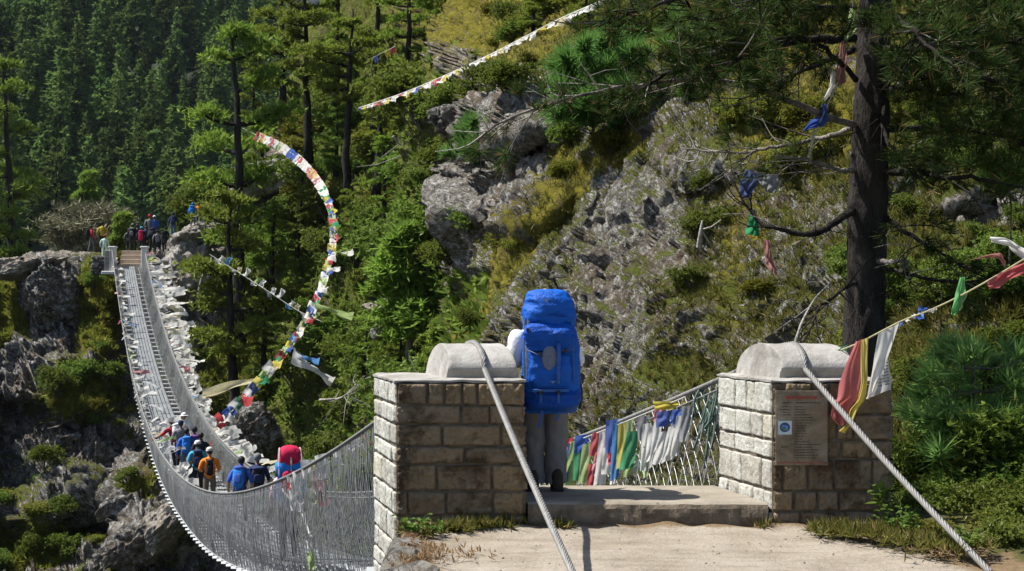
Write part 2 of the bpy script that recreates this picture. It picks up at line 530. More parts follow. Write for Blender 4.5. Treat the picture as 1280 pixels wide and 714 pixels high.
def blobs(PX, PY, base, lst):
    A = np.full(PX.shape, float(base)) if np.isscalar(base) else base.copy()
    for (x, y, rx, ry, val, ang) in lst:
        c, s = math.cos(R(ang)), math.sin(R(ang))
        u = ((PX - x) * c + (PY - y) * s) / rx; w = (-(PX - x) * s + (PY - y) * c) / ry
        k = np.clip(1.35 - (u * u + w * w) * .9, 0, 1); k = k * k * (3 - 2 * k)
        A = A * (1 - k) + val * k
    return A


def interp2(xs, ys, T, X, Y):
    T = np.log(np.asarray(T, float))
    ix = np.clip(np.searchsorted(xs, X) - 1, 0, len(xs) - 2); iy = np.clip(np.searchsorted(ys, Y) - 1, 0, len(ys) - 2)
    xs = np.asarray(xs, float); ys = np.asarray(ys, float)
    fx = np.clip((X - xs[ix]) / (xs[ix + 1] - xs[ix]), 0, 1); fy = np.clip((Y - ys[iy]) / (ys[iy + 1] - ys[iy]), 0, 1)
    v = (T[iy, ix] * (1 - fx) + T[iy, ix + 1] * fx) * (1 - fy) + (T[iy + 1, ix] * (1 - fx) + T[iy + 1, ix + 1] * fx) * fy
    return np.exp(v)


def surf(name, x, y):
    """Point and normal of a sheet nearest to the design pixel (x, y)."""
    PX, PY, P, n, veg, yel = SHEETS[name]
    j = int(np.clip(np.searchsorted(PX[0], x), 0, PX.shape[1] - 1))
    i = int(np.argmin(np.abs(PY[:, j] - y)))
    return P[i, j].copy(), n[i, j].copy(), veg[i, j], yel[i, j]


# --- right-hand hillside with the crag
xs = [120, 180, 250, 330, 420, 500, 580, 660, 760, 900, 1050, 1200, 1450]
ys = [-300, -100, 0, 100, 200, 300, 400, 500, 600, 720, 900]
T = [[190, 180, 172, 165, 155, 145, 112, 92, 82, 74, 66, 60, 55],
     [160, 152, 146, 140, 128, 116, 80, 64, 56, 49, 43, 39, 35],
     [142, 136, 129, 123, 110, 98, 62, 48, 42, 37, 33, 30, 27],
     [129, 123, 117, 111, 99, 86, 50, 37.5, 33, 30, 27, 25, 23],
     [120, 114, 108, 103, 91, 78, 45, 33.5, 29.5, 26.5, 23.5, 21.5, 19.5],
     [113, 107, 103, 97, 85, 71, 43, 31, 27.8, 24.5, 21.6, 19.6, 17.8],
     [110, 104, 99, 92, 79, 65, 42, 29.5, 26.5, 23, 20.3, 18.2, 16.6],
     [106, 100, 95, 88, 74, 61, 41, 28.6, 25.5, 22, 19.2, 17, 15.4],
     [104, 98, 92, 84, 71, 58, 40, 28, 24.7, 21.2, 18.2, 15.8, 14.2],
     [102, 96, 90, 81, 68, 56, 39.5, 27.3, 23.8, 20.3, 17, 14.5, 12.9],
     [100, 93, 87, 76, 65, 54, 39, 26.5, 22.8, 19.3, 16, 13.4, 11.7]]
gx = np.concatenate([np.linspace(120, 540, 220), np.linspace(541.5, 1450, 640)])


def rim(gx, cx, ct, rows, bottom):
    """Design rows under a skyline: negative rows fold back behind the rim."""
    yt = np.interp(gx, cx, ct)
    for _ in range(8): yt = np.convolve(np.pad(yt, 2, mode='edge'), np.ones(5) / 5, 'valid')
    r = np.concatenate([[-.25, -.12], np.linspace(-.02, 1, rows)])[:, None]
    PX = np.repeat(gx[None], rows + 2, 0)
    PY = np.where(r >= 0, yt[None] + r * (bottom - yt[None]), yt[None] - r * 90)
    return PX, PY, np.repeat(r, len(gx), 1)


PX, PY, RR = rim(gx, [120, 200, 260, 300, 330, 360, 395, 430, 470, 1450], [352, 336, 306, 240, 200, 160, 60, -60, -300, -300], 640, 900)
D = interp2(xs, ys, T, PX, PY) * (1 + np.maximum(-RR, 0) * 1.4)
# overhanging dark crag and boulder on the left of the face, buttresses and hollows (offsets in metres of distance)
off = blobs(PX, PY, 0, [(640, 158, 66, 30, -2.2, 8), (612, 222, 74, 30, 3.0, 12), (630, 262, 60, 20, -1.0, -12), (600, 300, 60, 24, 2.0, -20), (560, 350, 34, 50, 2.5, 25), (690, 186, 50, 20, 1.4, -10),
                        (672, 262, 40, 26, -1.2, -25), (640, 420, 60, 50, -.5, 30), (900, 190, 70, 40, -.6, 0),
                        (960, 330, 50, 60, -.4, 0), (535, 420, 30, 60, 3, 0), (700, 395, 14, 60, .8, 10),
                        (1190, 210, 60, 60, -.6, 0), (430, 520, 60, 50, 3, 0), (330, 420, 40, 50, 3, 0), (470, 330, 40, 40, 2.5, 0)])
D = D + blur(off, 4)
veg = np.where(PX < 560, .95, .47)
veg = blobs(PX, PY, veg, [(900, 0, 420, 85, 1.0, 4), (600, 60, 120, 70, .95, 0), (650, 320, 30, 140, 1.0, 38), (690, 235, 22, 60, 1.0, 28), (610, 380, 30, 60, 1.0, 30),
                          (620, 215, 75, 70, .1, 0), (640, 140, 40, 25, .15, 0), (900, 270, 45, 40, .58, 0), (925, 370, 50, 50, .62, 0),
                          (800, 300, 70, 80, .36, 0), (760, 420, 80, 60, .38, 0), (1000, 330, 50, 70, .48, 0), (870, 470, 40, 25, .8, 0),
                          (1190, 450, 130, 260, .7, 0), (780, 200, 40, 20, .8, 0), (1050, 180, 140, 60, .75, 0), (335, 215, 42, 26, .05, -25), (300, 260, 55, 40, .1, -30),
                          (1230, 270, 50, 20, .1, 0), (1110, 540, 40, 60, .3, 0), (590, 85, 40, 22, .4, 30)])
yel = blobs(PX, PY, .2, [(900, 40, 420, 120, .75, 4), (650, 320, 30, 140, .75, 38), (690, 235, 25, 60, 1.0, 28), (780, 200, 40, 20, .95, 0), (1050, 180, 140, 50, .8, 0), (920, 380, 60, 60, .45, 0), (930, 280, 30, 60, .7, 0)])
tan = blobs(PX, PY, 0, [(335, 215, 46, 30, .9, -25), (300, 260, 55, 40, .7, -30), (585, 90, 36, 20, .6, 30)])
sheet('hillside', PX, PY, D, M_CRAG, np.clip(D / 46, .55, 1.3), veg, yel, tan, blurs=14, facet=.78)

# --- left: the far bank, rock below the far end of the bridge
cx = [-140, 0, 40, 70, 100, 140, 185, 215, 240, 275, 300, 330, 360, 440]
ct = [332, 330, 318, 313, 317, 318, 318, 302, 286, 248, 222, 206, 200, 260]
gx = np.linspace(-140, 440, 330)
r = np.concatenate([[-.35, -.22], np.linspace(-.12, 1, 330)])
yt = np.interp(gx, cx, ct)
for _ in range(8): yt = np.convolve(np.pad(yt, 2, mode='edge'), np.ones(5) / 5, 'valid')
PX = np.repeat(gx[None], len(r), 0)
rr = r[:, None]
PY = np.where(rr >= 0, yt[None] + rr * (900 - yt[None]), yt[None] + 4 - np.maximum(0, -(-.05 - rr)) * 0 + np.maximum(-rr - .12, 0) * 120)
D = np.where(rr < 0, np.interp(-rr, [0, .12, .22, .35], [100, 112, 130, 150]), np.interp(rr, [0, .03, .1, .35, .7, 1], [100, 98, 95.3, 86.5, 74.5, 61]))
D = D + np.interp(PX, [-140, 0, 200, 300, 440], [-6, 0, 1, 4, 8])
off = blobs(PX, PY, 0, [(180, 480, 40, 120, 3.5, -8), (60, 620, 60, 40, -2.5, -25), (20, 560, 60, 60, 3, 0), (180, 640, 60, 50, -3, -30), (120, 560, 50, 40, 3.5, 0), (240, 560, 60, 60, 5, 0), (120, 660, 40, 30, 2.5, 0), (100, 430, 40, 30, -1.5, 0)])
D = D + blur(off, 5)
veg = blobs(PX, PY, .42, [(15, 370, 40, 40, 1, 0), (125, 385, 34, 60, 1.0, 0), (90, 490, 60, 40, .9, 0), (190, 610, 40, 34, 1, -40), (40, 680, 60, 30, .9, 0), (60, 365, 36, 60, .02, -15),
                          (250, 640, 60, 80, .1, 0), (30, 470, 40, 30, .05, 0), (100, 570, 100, 30, .05, 20), (165, 450, 16, 70, .1, 0), (260, 290, 60, 60, .12, -35), (330, 225, 40, 22, .08, 0), (225, 350, 30, 40, .1, 0), (150, 660, 40, 30, .1, 0), (310, 500, 60, 100, .95, 0), (380, 400, 60, 120, .95, 0)])
yel = blobs(PX, PY, .3, [(130, 400, 40, 50, .75, 0), (190, 610, 40, 34, .6, 0), (15, 370, 40, 40, .5, 0)])
tan = blobs(PX, PY, 0, [(260, 275, 60, 50, .85, -35), (330, 222, 45, 25, .95, 0), (110, 316, 60, 7, .9, 0), (20, 330, 50, 8, .6, 0), (225, 345, 26, 34, .4, 0), (270, 690, 50, 30, .5, 0)])
sheet('ravine_bank', PX, PY, D, M_ROCK, 1.35 * np.clip((rr + .02) / .09, .22, 1) * np.ones_like(D), veg, yel, tan, blurs=4, seed=40.0, facet=1.15)

# --- the forested mountainside beyond
gx = np.linspace(-260, 760, 130)
PX, PY, RR = rim(gx, [-260, 230, 300, 340, 390, 480, 760], [-260, -200, -30, 42, 80, 140, 200], 110, 460)
D = interp2([-260, 0, 200, 330, 480, 760], [-260, 0, 200, 460], [[430, 450, 500, 620, 800, 900], [330, 350, 385, 470, 640, 760], [260, 275, 300, 340, 420, 560], [190, 200, 215, 235, 280, 330]], PX, PY) * (1 + np.maximum(-RR, 0) * .6)
o1 = np.zeros_like(D)
sheet('far_hillside', PX, PY, D, M_FOREST, 6.0, o1 + 1, o1, o1, blurs=6, facet=.3, seed=90)

# --- the mountain behind that, its shade and blue haze put into the colour
gx = np.linspace(100, 1600, 60); gy = np.linspace(-420, 300, 40)
PX, PY = np.meshgrid(gx, gy)
D = 900 + (300 - PY) * .7
M_SHADE = plainmat('shaded_hazy_forest', (.010, .016, .024), (.018, .028, .036), .02)
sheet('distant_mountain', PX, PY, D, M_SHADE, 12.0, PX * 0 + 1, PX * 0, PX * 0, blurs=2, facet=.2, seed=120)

# --- ground: the path at the near end
def near_ground():
    X = np.concatenate([np.linspace(0, 5.2, 190), np.linspace(5.35, 16, 40)]); Y = np.concatenate([np.linspace(-30, 6, 40), np.linspace(6.2, 13.2, 150)])
    GX, GY = np.meshgrid(X, Y)
    left = np.interp(GY, [-30, -3, 5, 8, 9.3, 10.0, 10.5, 11.5, 13.2], [-14, -6, -.45, -.50, -.62, -.74, -.80, -.83, -.83])
    GX = left + GX
    Z = .02 * fbm(np.stack([GX * .7, GY * .7, GX * 0], -1), 4) + .004 * fbm(np.stack([GX * 9, GY * 9, GX * 0], -1), 3)
    pr = np.interp(GY, [-30, 6, 9.8, 11.6, 13.2], [6, 3.6, 3.1, 2.6, 2.6])
    d = GX - pr
    Z = Z + np.where(d > 0, .10 * np.clip(d, 0, 1) + .05 * np.clip(d, 0, 1) * fbm(np.stack([GX * 1.7, GY * 1.7, GX * 0], -1), 3), 0) - .6 * np.clip(d - 1.5, 0, 4) * (GY > 9)
    Z = Z + .05 * np.exp(-((GX - left) / .25) ** 2) * (GY > 7) + .035 * np.exp(-((GY - 11.6) / .16) ** 2) * (1 + fbm(np.stack([GX * 3, GY * 3, GX * 0], -1), 2))
    Z = np.where(GX - left < .02, Z - .05, Z)
    P = np.stack([GX, GY, Z], -1)
    sk = P[:, :1].copy(); s2 = sk.copy(); s2[..., 2] -= .35; s2[..., 0] += .03; s3 = sk.copy(); s3[..., 2] -= 6; s3[..., 0] += .25; s2[..., 0] += .05 * fbm(s2 * 2.5, 4); sk[..., 0] += .03 * fbm(sk * 3, 3)
    P = np.concatenate([s3, s2, P], 1)
    mb = MB(); mb.grid(P); o = mb.build('ground', M_DUST, smooth=True); tag(o, kind='structure')
    e = np.maximum(np.exp(-np.clip(GX - left - .12, 0, 9) / .14) * 1.05, np.clip(1 - np.abs(d) / .45, 0, 1) * .75)
    e = np.maximum(e, np.exp(-np.clip(11.58 - GY, 0, 9) / .10) * .85); e = np.maximum(e, (d > 0) * .8)
    g = np.clip(d / .5, 0, 1) * .75
    z = np.ones_like(GX[:, :1])
    e = np.concatenate([z * .1, z * .35, e], 1); g = np.concatenate([z * .1, z * .1, g], 1)
    ca = o.data.color_attributes.new('cover', 'FLOAT_COLOR', 'POINT')
    C = np.ones((e.size, 4)); C[:, 0] = e.ravel(); C[:, 1] = g.ravel(); C[:, 2] = 0
    ca.data.foreach_set('color', C.astype(np.float32).ravel())


near_ground()
# ------------------------------------------------------------------ pillars and threshold
SK = np.array([-.241, 1.0, 0.0])          # direction the bridge runs away from the near bank, per metre of Y


def stone_face(mb, O, a, La, b, n, courses, rng, lens, depth=.016, mat=0):
    """Rough stones laid in courses on one face: each stone is a bulging, pitted patch with sides."""
    z = 0
    for ch in courses:
        u = 0; first = True
        while u < La - .02:
            L = rng.choice(lens) * rng.uniform(.8, 1.2)
            if first: L *= rng.uniform(.55, 1); first = False
            if u + L > La - .09: L = La - u
            g = rng.uniform(.003, .007)
            nu, nv = max(6, int(L / .010)), max(6, int(ch / .010))
            U, V = np.meshgrid(np.linspace(0, 1, nu), np.linspace(0, 1, nv))
            jit = rng.uniform(-.006, .006)
            eu = np.minimum(U, 1 - U) * L; ev = np.minimum(V, 1 - V) * ch
            Uw = u + g + U * (L - 2 * g); Vw = z + g + V * (ch - 2 * g)
            Pn = np.stack([Uw * 9 + rng.uniform(0, 90), Vw * 9, Uw * 0 + rng.uniform(0, 50)], -1)
            h = depth * (1 - np.exp(-np.minimum(eu, ev) / .008)) * rng.uniform(.4, 1.2) + (.016 if mat == 0 else .006) * fbm(Pn, 3) + (.012 if mat == 0 else .004) * ridged(Pn * 3.2, 4) + jit
            Uw = Uw + .007 * fbm(Pn * .6 + 9, 2); Vw = Vw + .007 * fbm(Pn * .6 + 31, 2)
            h = np.where((eu == 0) | (ev == 0), -.02, h)
            P = O + Uw[..., None] * a + Vw[..., None] * b + h[..., None] * n
            mb.grid(P, mat)
            u += L
        z += ch


def pillar(label, FL, W, Dp, z0, z1, capx, plaque=False, seed=1):
    rng = random.Random(seed)
    t = empty('stone_pillar', (FL[0] + W / 2, FL[1] + Dp / 2, max(z0, 0)), label, 'pillar', 'stone pillars of the bridge')
    ex = np.array([1., 0, 0]); ez = np.array([0, 0, 1.]); sd = SK
    O = np.array([FL[0], FL[1], z0]); H = z1 - z0
    nc = max(3, round(H / .185)); courses = [H / nc * rng.uniform(.72, 1.28) for _ in range(nc)]
    k = H / sum(courses); courses = [c * k for c in courses]
    mb = MB(); ins = .004
    sdn = SK / np.linalg.norm(SK); nl = np.array([-sdn[1], sdn[0], 0])
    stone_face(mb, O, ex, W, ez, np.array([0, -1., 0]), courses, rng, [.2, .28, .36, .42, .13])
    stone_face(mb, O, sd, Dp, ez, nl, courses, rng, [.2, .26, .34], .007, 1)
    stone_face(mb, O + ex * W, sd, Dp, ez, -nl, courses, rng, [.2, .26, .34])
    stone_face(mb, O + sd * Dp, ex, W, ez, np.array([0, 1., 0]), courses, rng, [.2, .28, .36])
    mb.build('masonry', [M_STONE, M_STONE_LIT], t, smooth=True)
    mc = MB(); c = O + ex * W / 2 + sd * Dp / 2 + ez * H / 2
    S = np.array([[1, -.241, 0], [0, 1, 0], [0, 0, 1]])
    mc.box(c, (W - .01, Dp - .01, H - .01), 0, S); mc.build('mortar_core', M_MORTAR, t)
    # coping slab: thin, uneven
    U, V = np.meshgrid(np.linspace(0, 1, 30), np.linspace(0, 1, 30))
    ms = MB(); top = z1 + .028
    P = O * [1, 1, 0] + (U * (W + .03) - .015)[..., None] * ex + (V * (Dp + .03) - .015)[..., None] * sd + np.array([0, 0, top])
    P[..., 2] += .006 * fbm(P * 6, 3)
    e = (U == 0) | (U == 1) | (V == 0) | (V == 1)
    P[e, 2] -= .012
    ms.grid(P)
    rim = np.concatenate([P[0, :], P[1:, -1], P[-1, -2::-1], P[-2::-1, 0]])
    r2 = rim.copy(); r2[:, 2] = z1 + .001 + .008 * fbm(rim * 9, 2)
    ms.grid(np.stack([r2, rim], 0)); ms.build('coping', M_CONC, t, smooth=False)
    # rounded cap: short upright sides, then a half barrel across the pillar
    Lc = capx[1] - capx[0]; Dc = Dp * .84; hb = .06; hd = .20
    th = np.linspace(0, math.pi, 22)
    prof = [(-Dc / 2 + .02, -.02), (-Dc / 2 + .014, hb - .004)] + [(-Dc / 2 * math.cos(a), hb + hd * math.sin(a)) for a in th] + [(Dc / 2, -.02)]
    us = np.concatenate([[0, .012], np.linspace(.05, .95, 14), [.988, 1]])
    P = np.zeros((len(us), len(prof), 3))
    cy = FL[1] + Dp * .52
    for i, u in enumerate(us):
        sh = 1 - (.02 if u in (0, 1) else 0)
        for j, (y, z) in enumerate(prof):
            tp = .10 * (z / .3) * (1 - 2 * u)           # ends lean in towards the top
            P[i, j] = [capx[0] + u * Lc + tp * .45 - .241 * y * sh, cy + y * sh, top - .004 + max(z * (sh if z > 0 else 1), -.02)]
    P += .004 * fbm(P * 7, 3)[..., None]
    mk = MB(); mk.grid(P)
    for i, s in ((0, 1), (len(us) - 1, -1)):
        ring = P[i]; cc = ring.mean(0); n = len(ring)
        mk.add(np.vstack([ring, cc]), np.array([[a, (a + 1) % n, n][::s] for a in range(n)]))
    mk.build('cap', M_CONC, t, smooth=True)
    return t


Y0 = 11.63
FLl = px(495, 628, Y0); FRl = px(655, 628, Y0); FLr = px(965, 628, Y0); FRr = px(1113, 628, Y0)
ZT = px(0, 478, Y0)[2]
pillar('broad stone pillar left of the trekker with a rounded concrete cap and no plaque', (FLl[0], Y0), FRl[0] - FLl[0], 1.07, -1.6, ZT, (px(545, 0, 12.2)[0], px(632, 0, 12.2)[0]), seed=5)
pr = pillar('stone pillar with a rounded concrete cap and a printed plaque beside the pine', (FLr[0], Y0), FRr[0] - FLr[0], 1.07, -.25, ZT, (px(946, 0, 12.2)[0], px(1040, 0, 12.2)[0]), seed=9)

# concrete threshold slab between the pillars
U, V = np.meshgrid(np.linspace(0, 1, 90), np.linspace(0, 1, 40))
x0, x1 = FRl[0] + .03, FLr[0] - .03
P = np.stack([x0 + U * (x1 - x0) - .241 * V * 1.12, Y0 + .01 + V * 1.12, .2 + 0 * U], -1)
P[..., 2] += .004 * fbm(P * 5, 3) - .004; P[0, :, 2] -= .014; P[0, :, 1] += .006 * fbm(P[0] * 9, 2)
mb = MB(); mb.grid(P)
fr = [P[0]]
for k in range(1, 9):
    q = P[0].copy(); q[:, 2] = P[0][:, 2] - .25 * k / 8; q[:, 1] = Y0 - .004 - .012 * math.sin(k / 8 * 3) + .014 * fbm(q * 7, 4); fr.append(q)
mb.grid(np.stack(fr, 0))
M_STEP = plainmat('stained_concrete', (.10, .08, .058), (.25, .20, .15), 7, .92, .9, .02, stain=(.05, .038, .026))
q = P[-1].copy(); q[:, 2] -= .9
mb.grid(np.stack([P[-1], q], 0))
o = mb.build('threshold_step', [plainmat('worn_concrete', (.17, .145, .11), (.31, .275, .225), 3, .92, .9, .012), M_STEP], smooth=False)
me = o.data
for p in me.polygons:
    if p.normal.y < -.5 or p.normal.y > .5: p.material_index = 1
tag(o, 'low concrete step the trekker stands on, between the two stone pillars', 'step')

# plaque
M_PLATE = None


def plate_mat():
    m, nt, out = new_mat('printed_metal_plate')
    v = stretch(nt, 1, 1, 1)
    f = noise_(nt, 5, 6, .6, v, .8)
    col = ramp(nt, f, [(.35, (.10, .078, .056)), (.5, (.18, .148, .108)), (.6, (.22, .19, .155)), (.72, (.40, .365, .32))])
    p = bsdf(nt, out, col, .35, None, .5, .35)
    return m


pq = empty('info_plaque', (px(999, 580, Y0)[0], Y0 - .03, px(0, 580, Y0)[2]), 'brown printed metal plaque with a blue emblem, fixed to the pillar face', 'plaque')
yP = Y0 - .046
k = Y0 / F
pp = lambda x, y, d=0.0: np.array([(x - 640) * k, yP - d, EYE + (383 - y) * k])
mb = MB(); mb.box((pp(968, 0) + pp(1033, 0)) / 2 * [1, 0, 0] + [0, yP, (pp(0, 488)[2] + pp(0, 581)[2]) / 2], (65 * k, .012, 93 * k), 0, None, .003)
mb.build('plate', plate_mat(), pq)
M_INK = plainmat('dark_print', (.05, .035, .03), (.09, .07, .05), 20, .6)
M_RED = plainmat('red_print', (.26, .05, .04), (.36, .08, .06), 20, .6)
rl = random.Random(2)


def strip(mb, xa, xb, y, h, mat=0, d=.0085):
    """A line of print too small to read: short word-like dashes."""
    x = xa
    while x < xb:
        w = min(rl.uniform(1.0, 4.0), xb - x)
        c = (pp(x, y, d) + pp(x + w, y, d)) / 2
        mb.box(c, (w * k, .002, h * k * rl.uniform(.6, 1.0)), mat); x += w + rl.uniform(.5, .9)


mb = MB()
strip(mb, 981, 1020, 496.5, 4.2, 1); strip(mb, 977, 987, 503, 1.5); strip(mb, 993, 1024, 503, 1.6)
for y, a, b in ((508, 976, 987), (511.5, 973, 987), (515, 977, 986), (518, 975, 987), (558, 975, 985)): strip(mb, a, b, y, 1.3)
for i, b in enumerate((1003, 1005, 1006, 1012, 1015, 1018, 1013, 1006, 1005, 1006, 1007, 1004, 1002, 1009, 1024, 1014, 1022, 1016, 1021, 1018)):
    strip(mb, 991, b, 508 + i * 3.35, 1.4)
strip(mb, 970, 1030, 577.5, 1.8, 1); strip(mb, 1022, 1031, 492, 1.2); strip(mb, 1024, 1031, 495, 1.2)
mb.build('lettering', [M_INK, M_RED], pq)
mb = MB(); c = pp(979.5, 534, .008); mb.box(c, (17 * k, .003, 17 * k)); em = mb.build('emblem', plainmat('pale_blue_print', (.42, .50, .56), (.56, .62, .66), 20, .5), pq)
mb = MB(); cc = pp(979.5, 533.5, .0112)
mb.add([cc + k * np.array([6.4 * math.cos(a), 0, 6.0 * math.sin(a)]) for a in np.arange(20) * .314159] + [cc], np.array([[i, (i + 1) % 20, 20] for i in range(20)]), 0)
for (dx, dz, rx, rz, mt) in ((-1.5, 1.5, 2.6, 1.6, 1), (2.2, .2, 1.8, 2.2, 1), (-.5, -2.6, 2.4, 1.2, 2), (2.6, -3, 1.6, 1, 2), (-3.4, -.6, 1.2, 1.6, 2)):
    c2 = cc + np.array([dx * k, -.0012, dz * k])
    mb.add([c2 + k * np.array([rx * math.cos(a), 0, rz * math.sin(a)]) for a in np.arange(10) * .628318] + [c2], np.array([[i, (i + 1) % 10, 10] for i in range(10)]), mt)
mb.build('globe_mark', [plainmat('navy_print', (.03, .06, .16), (.05, .09, .22), 20, .5), plainmat('blue_print', (.10, .20, .50), (.16, .28, .58), 20, .5), plainmat('green_print', (.10, .20, .14), (.16, .28, .18), 20, .5)], em)
for (x, y) in ((971, 491), (1030, 491), (971, 578), (1030, 578)):
    mb = MB(); mb.blob(pp(x, y, .007), (.007, .004, .007), 8, 5); mb.build('screw', M_DARKSTEEL, pq)


# ------------------------------------------------------------------ anchor cables (twisted wire rope)
def wire_rope(name, label, pts, R0=.0225, strands=6, pitch=.11):
    pts = np.asarray(pts, float)
    d = np.concatenate([[0], np.cumsum(np.linalg.norm(np.diff(pts, axis=0), axis=1))])
    s = np.arange(0, d[-1], pitch / 7)
    C = np.stack([np.interp(s, d, pts[:, i]) for i in range(3)], -1)
    tg = np.gradient(C, axis=0); tg /= np.linalg.norm(tg, axis=1)[:, None]
    a = np.cross(tg, [1, .2, 0]); a /= np.linalg.norm(a, axis=1)[:, None]; b = np.cross(tg, a)
    mb = MB()
    for q in range(strands):
        ph = 2 * math.pi * (q / strands + s / pitch * .5)
        mb.tube(C + R0 * .62 * (a * np.cos(ph)[:, None] + b * np.sin(ph)[:, None]), R0 * .44, 5)
    o = mb.build(name, M_ROPE, None, True, loc=pts[-1])
    tag(o, label, 'cable')
    return o


def over_cap(xp, yp, anchor, lift=.02):
    """From behind the cap's crest, over it, then straight to the ground anchor."""
    top = px(xp, yp, 12.2)
    back = top + np.array([-.241 * .35, .35, -.10])
    edge = px(xp + 15, 462, 11.71); n = np.linspace(0, 1, 60)[:, None]
    mid = edge * (1 - n) + np.asarray(anchor) * n
    mid[:, 2] -= .03 * np.sin(n[:, 0] * math.pi)
    f = np.linspace(0, 1, 14)[1:-1, None]; arc_ = top * (1 - f) + edge * f
    arc_[:, 2] = edge[2] + (top[2] - edge[2]) * np.sqrt(1 - f[:, 0] ** 2)
    mid = np.vstack([top, arc_, mid])
    return np.vstack([back, top + [-.05, .17, -.015], mid])


ANCL = np.array([.455, 8.05, .0]); ANCR = np.array([3.08, 9.75, -.02])
wire_rope('anchor_cable', 'twisted steel cable running down over the left pillar to the path', over_cap(591, 428, ANCL))
wire_rope('anchor_cable', 'twisted steel cable running down past the plaque to the verge', over_cap(992, 430, ANCR))

# ------------------------------------------------------------------ the suspension bridge
YB = 95.0
ATL, ATR = px(591, 431, 12.2), px(992, 432, 12.2)
BTL, BTR = px(140, 312, YB), px(181, 312, YB + .5)
SAG = 6.24


def top_cable(side, t):
    A, B = (ATL, BTL) if side < 0 else (ATR, BTR)
    t = np.asarray(t, float)
    P = A + (B - A) * t[..., None]
    P[..., 2] -= 4 * SAG * t * (1 - t)
    return P


def drop(t): return np.interp(t, [0, .03, .08, .2, .35, 1], [1.26, 1.46, 1.52, 1.42, 1.25, 1.16])


def low_edge(side, t):
    """Crossbeam end under a top cable."""
    t = np.asarray(t, float)
    P = top_cable(side, t); P[..., 2] -= drop(t)
    C = (top_cable(-1, t) + top_cable(1, t)) / 2; C[..., 2] -= drop(t)
    k_ = np.interp(t, [0, .04, .25, .6, 1], [.72, .86, .95, .80, .62])
    return C + (P - C) * k_[..., None]


def deck_pt(t, lat):
    """Point on the walkway: lat from -1 (left edge) to 1 (right edge)."""
    a, b = low_edge(-1, t), low_edge(1, t)
    return (a + b) / 2 + (b - a) / 2 * lat + np.stack([0 * t, 0 * t, np.interp(t, [0, .04, .09, .25, .4], [.0, .05, .24, .24, .10])], -1)


br = empty('suspension_bridge', px(700, 610, 12.8), 'long grey steel suspension footbridge sagging across the ravine with wire mesh sides', 'bridge')
tt = np.linspace(0, 1, 140)
for s in (-1, 1):
    mb = MB(); mb.tube(top_cable(s, tt), .022, 6); mb.build('hand_cable', M_ROPE, br, True)
    mb = MB(); mb.tube(low_edge(s, tt[1:]), .022, 5); mb.build('deck_cable', M_WIRE, br, True)
# netting: two families of crossing wires plus uprights, one panel a side
for s in (-1, 1):
    mb = MB(); L = 88.0
    for fam in (1, -1):
        for i in range(int(L / .085)):
            if s < 0 and i * .085 < 26 and i % 5 == 0: continue
            t0 = (i + rnd.uniform(-.22, .22)) * .085 / L
            d = (.30 + rnd.uniform(-.07, .07)) / L * fam
            if s > 0 and t0 < .09:
                if i % 2: continue
                d = 1.45 / L * fam
            v = np.linspace(0, 1, 5)
            tv = np.clip(t0 + d * v, .001, 1)
            P = top_cable(s, tv) * (1 - v)[:, None] + low_edge(s, tv) * v[:, None]
            bulge = .05 * np.sin(v * math.pi)
            P = P + np.stack([bulge * s * (1 + .5 * math.sin(i * .13)), 0 * v, -.03 * np.sin(v * 3.1)], -1)
            mb.tube(P, (.0019 if s > 0 else .0041) if t0 < .13 else .0042, 3, cap=False)
    for i in range(int(L / .9)):
        t0 = np.full(5, i * .32 / L); v = np.linspace(0, 1, 5)
        P = top_cable(s, t0) * (1 - v)[:, None] + low_edge(s, t0) * v[:, None]
        mb.tube(P, .0045, 3, cap=False)
    # the lashing that binds the net to the hand cable
    q = np.linspace(0, .3, 2600); C = top_cable(s, q); ph = q * L / .075 * 2 * math.pi
    mb.tube(C + np.stack([.024 * np.cos(ph), 0 * ph, .024 * np.sin(ph) - .006], -1), .003, 3, cap=False)
    q = np.linspace(.002, 1, 400)
    P = top_cable(s, q) * .93 + low_edge(s, q) * .07; mb.tube(P, .008, 4, cap=False)
    for la in (.64, .72, .80, .88, .95):
        mb.tube(deck_pt(tt[2:], la * s) - np.array([0, 0, .03]), .006, 3, cap=False)
    mb.build('netting', M_WIRE, br)
# walkway: lengthwise steel strips
mb = MB()
edges = np.linspace(-.60, .60, 7)
for a, b in zip(edges[:-1], edges[1:]):
    P = np.stack([deck_pt(tt, a + .02), deck_pt(tt, b - .02)], 0); mb.grid(P)
    P2 = P.copy(); P2[..., 2] -= .02; mb.grid(P2[::-1])
mb.build('walkway', plainmat('steel_grating', (.13, .142, .148), (.25, .262, .268), 3, .55, .3, .01, .4, .3, vec=(1, .3, 1)), br)
crossmesh = None
for i in range(97):
    t0 = np.array([.025 + i * .01]); a, b = low_edge(-1, t0)[0], low_edge(1, t0)[0]
    d = (b - a) / np.linalg.norm(b - a)
    mb = MB(); e = .10
    mb.tube([a - d * e - [0, 0, .03], b + d * e - [0, 0, .03]], .042, 4); mb.build('crossbeam', M_STEEL, br)

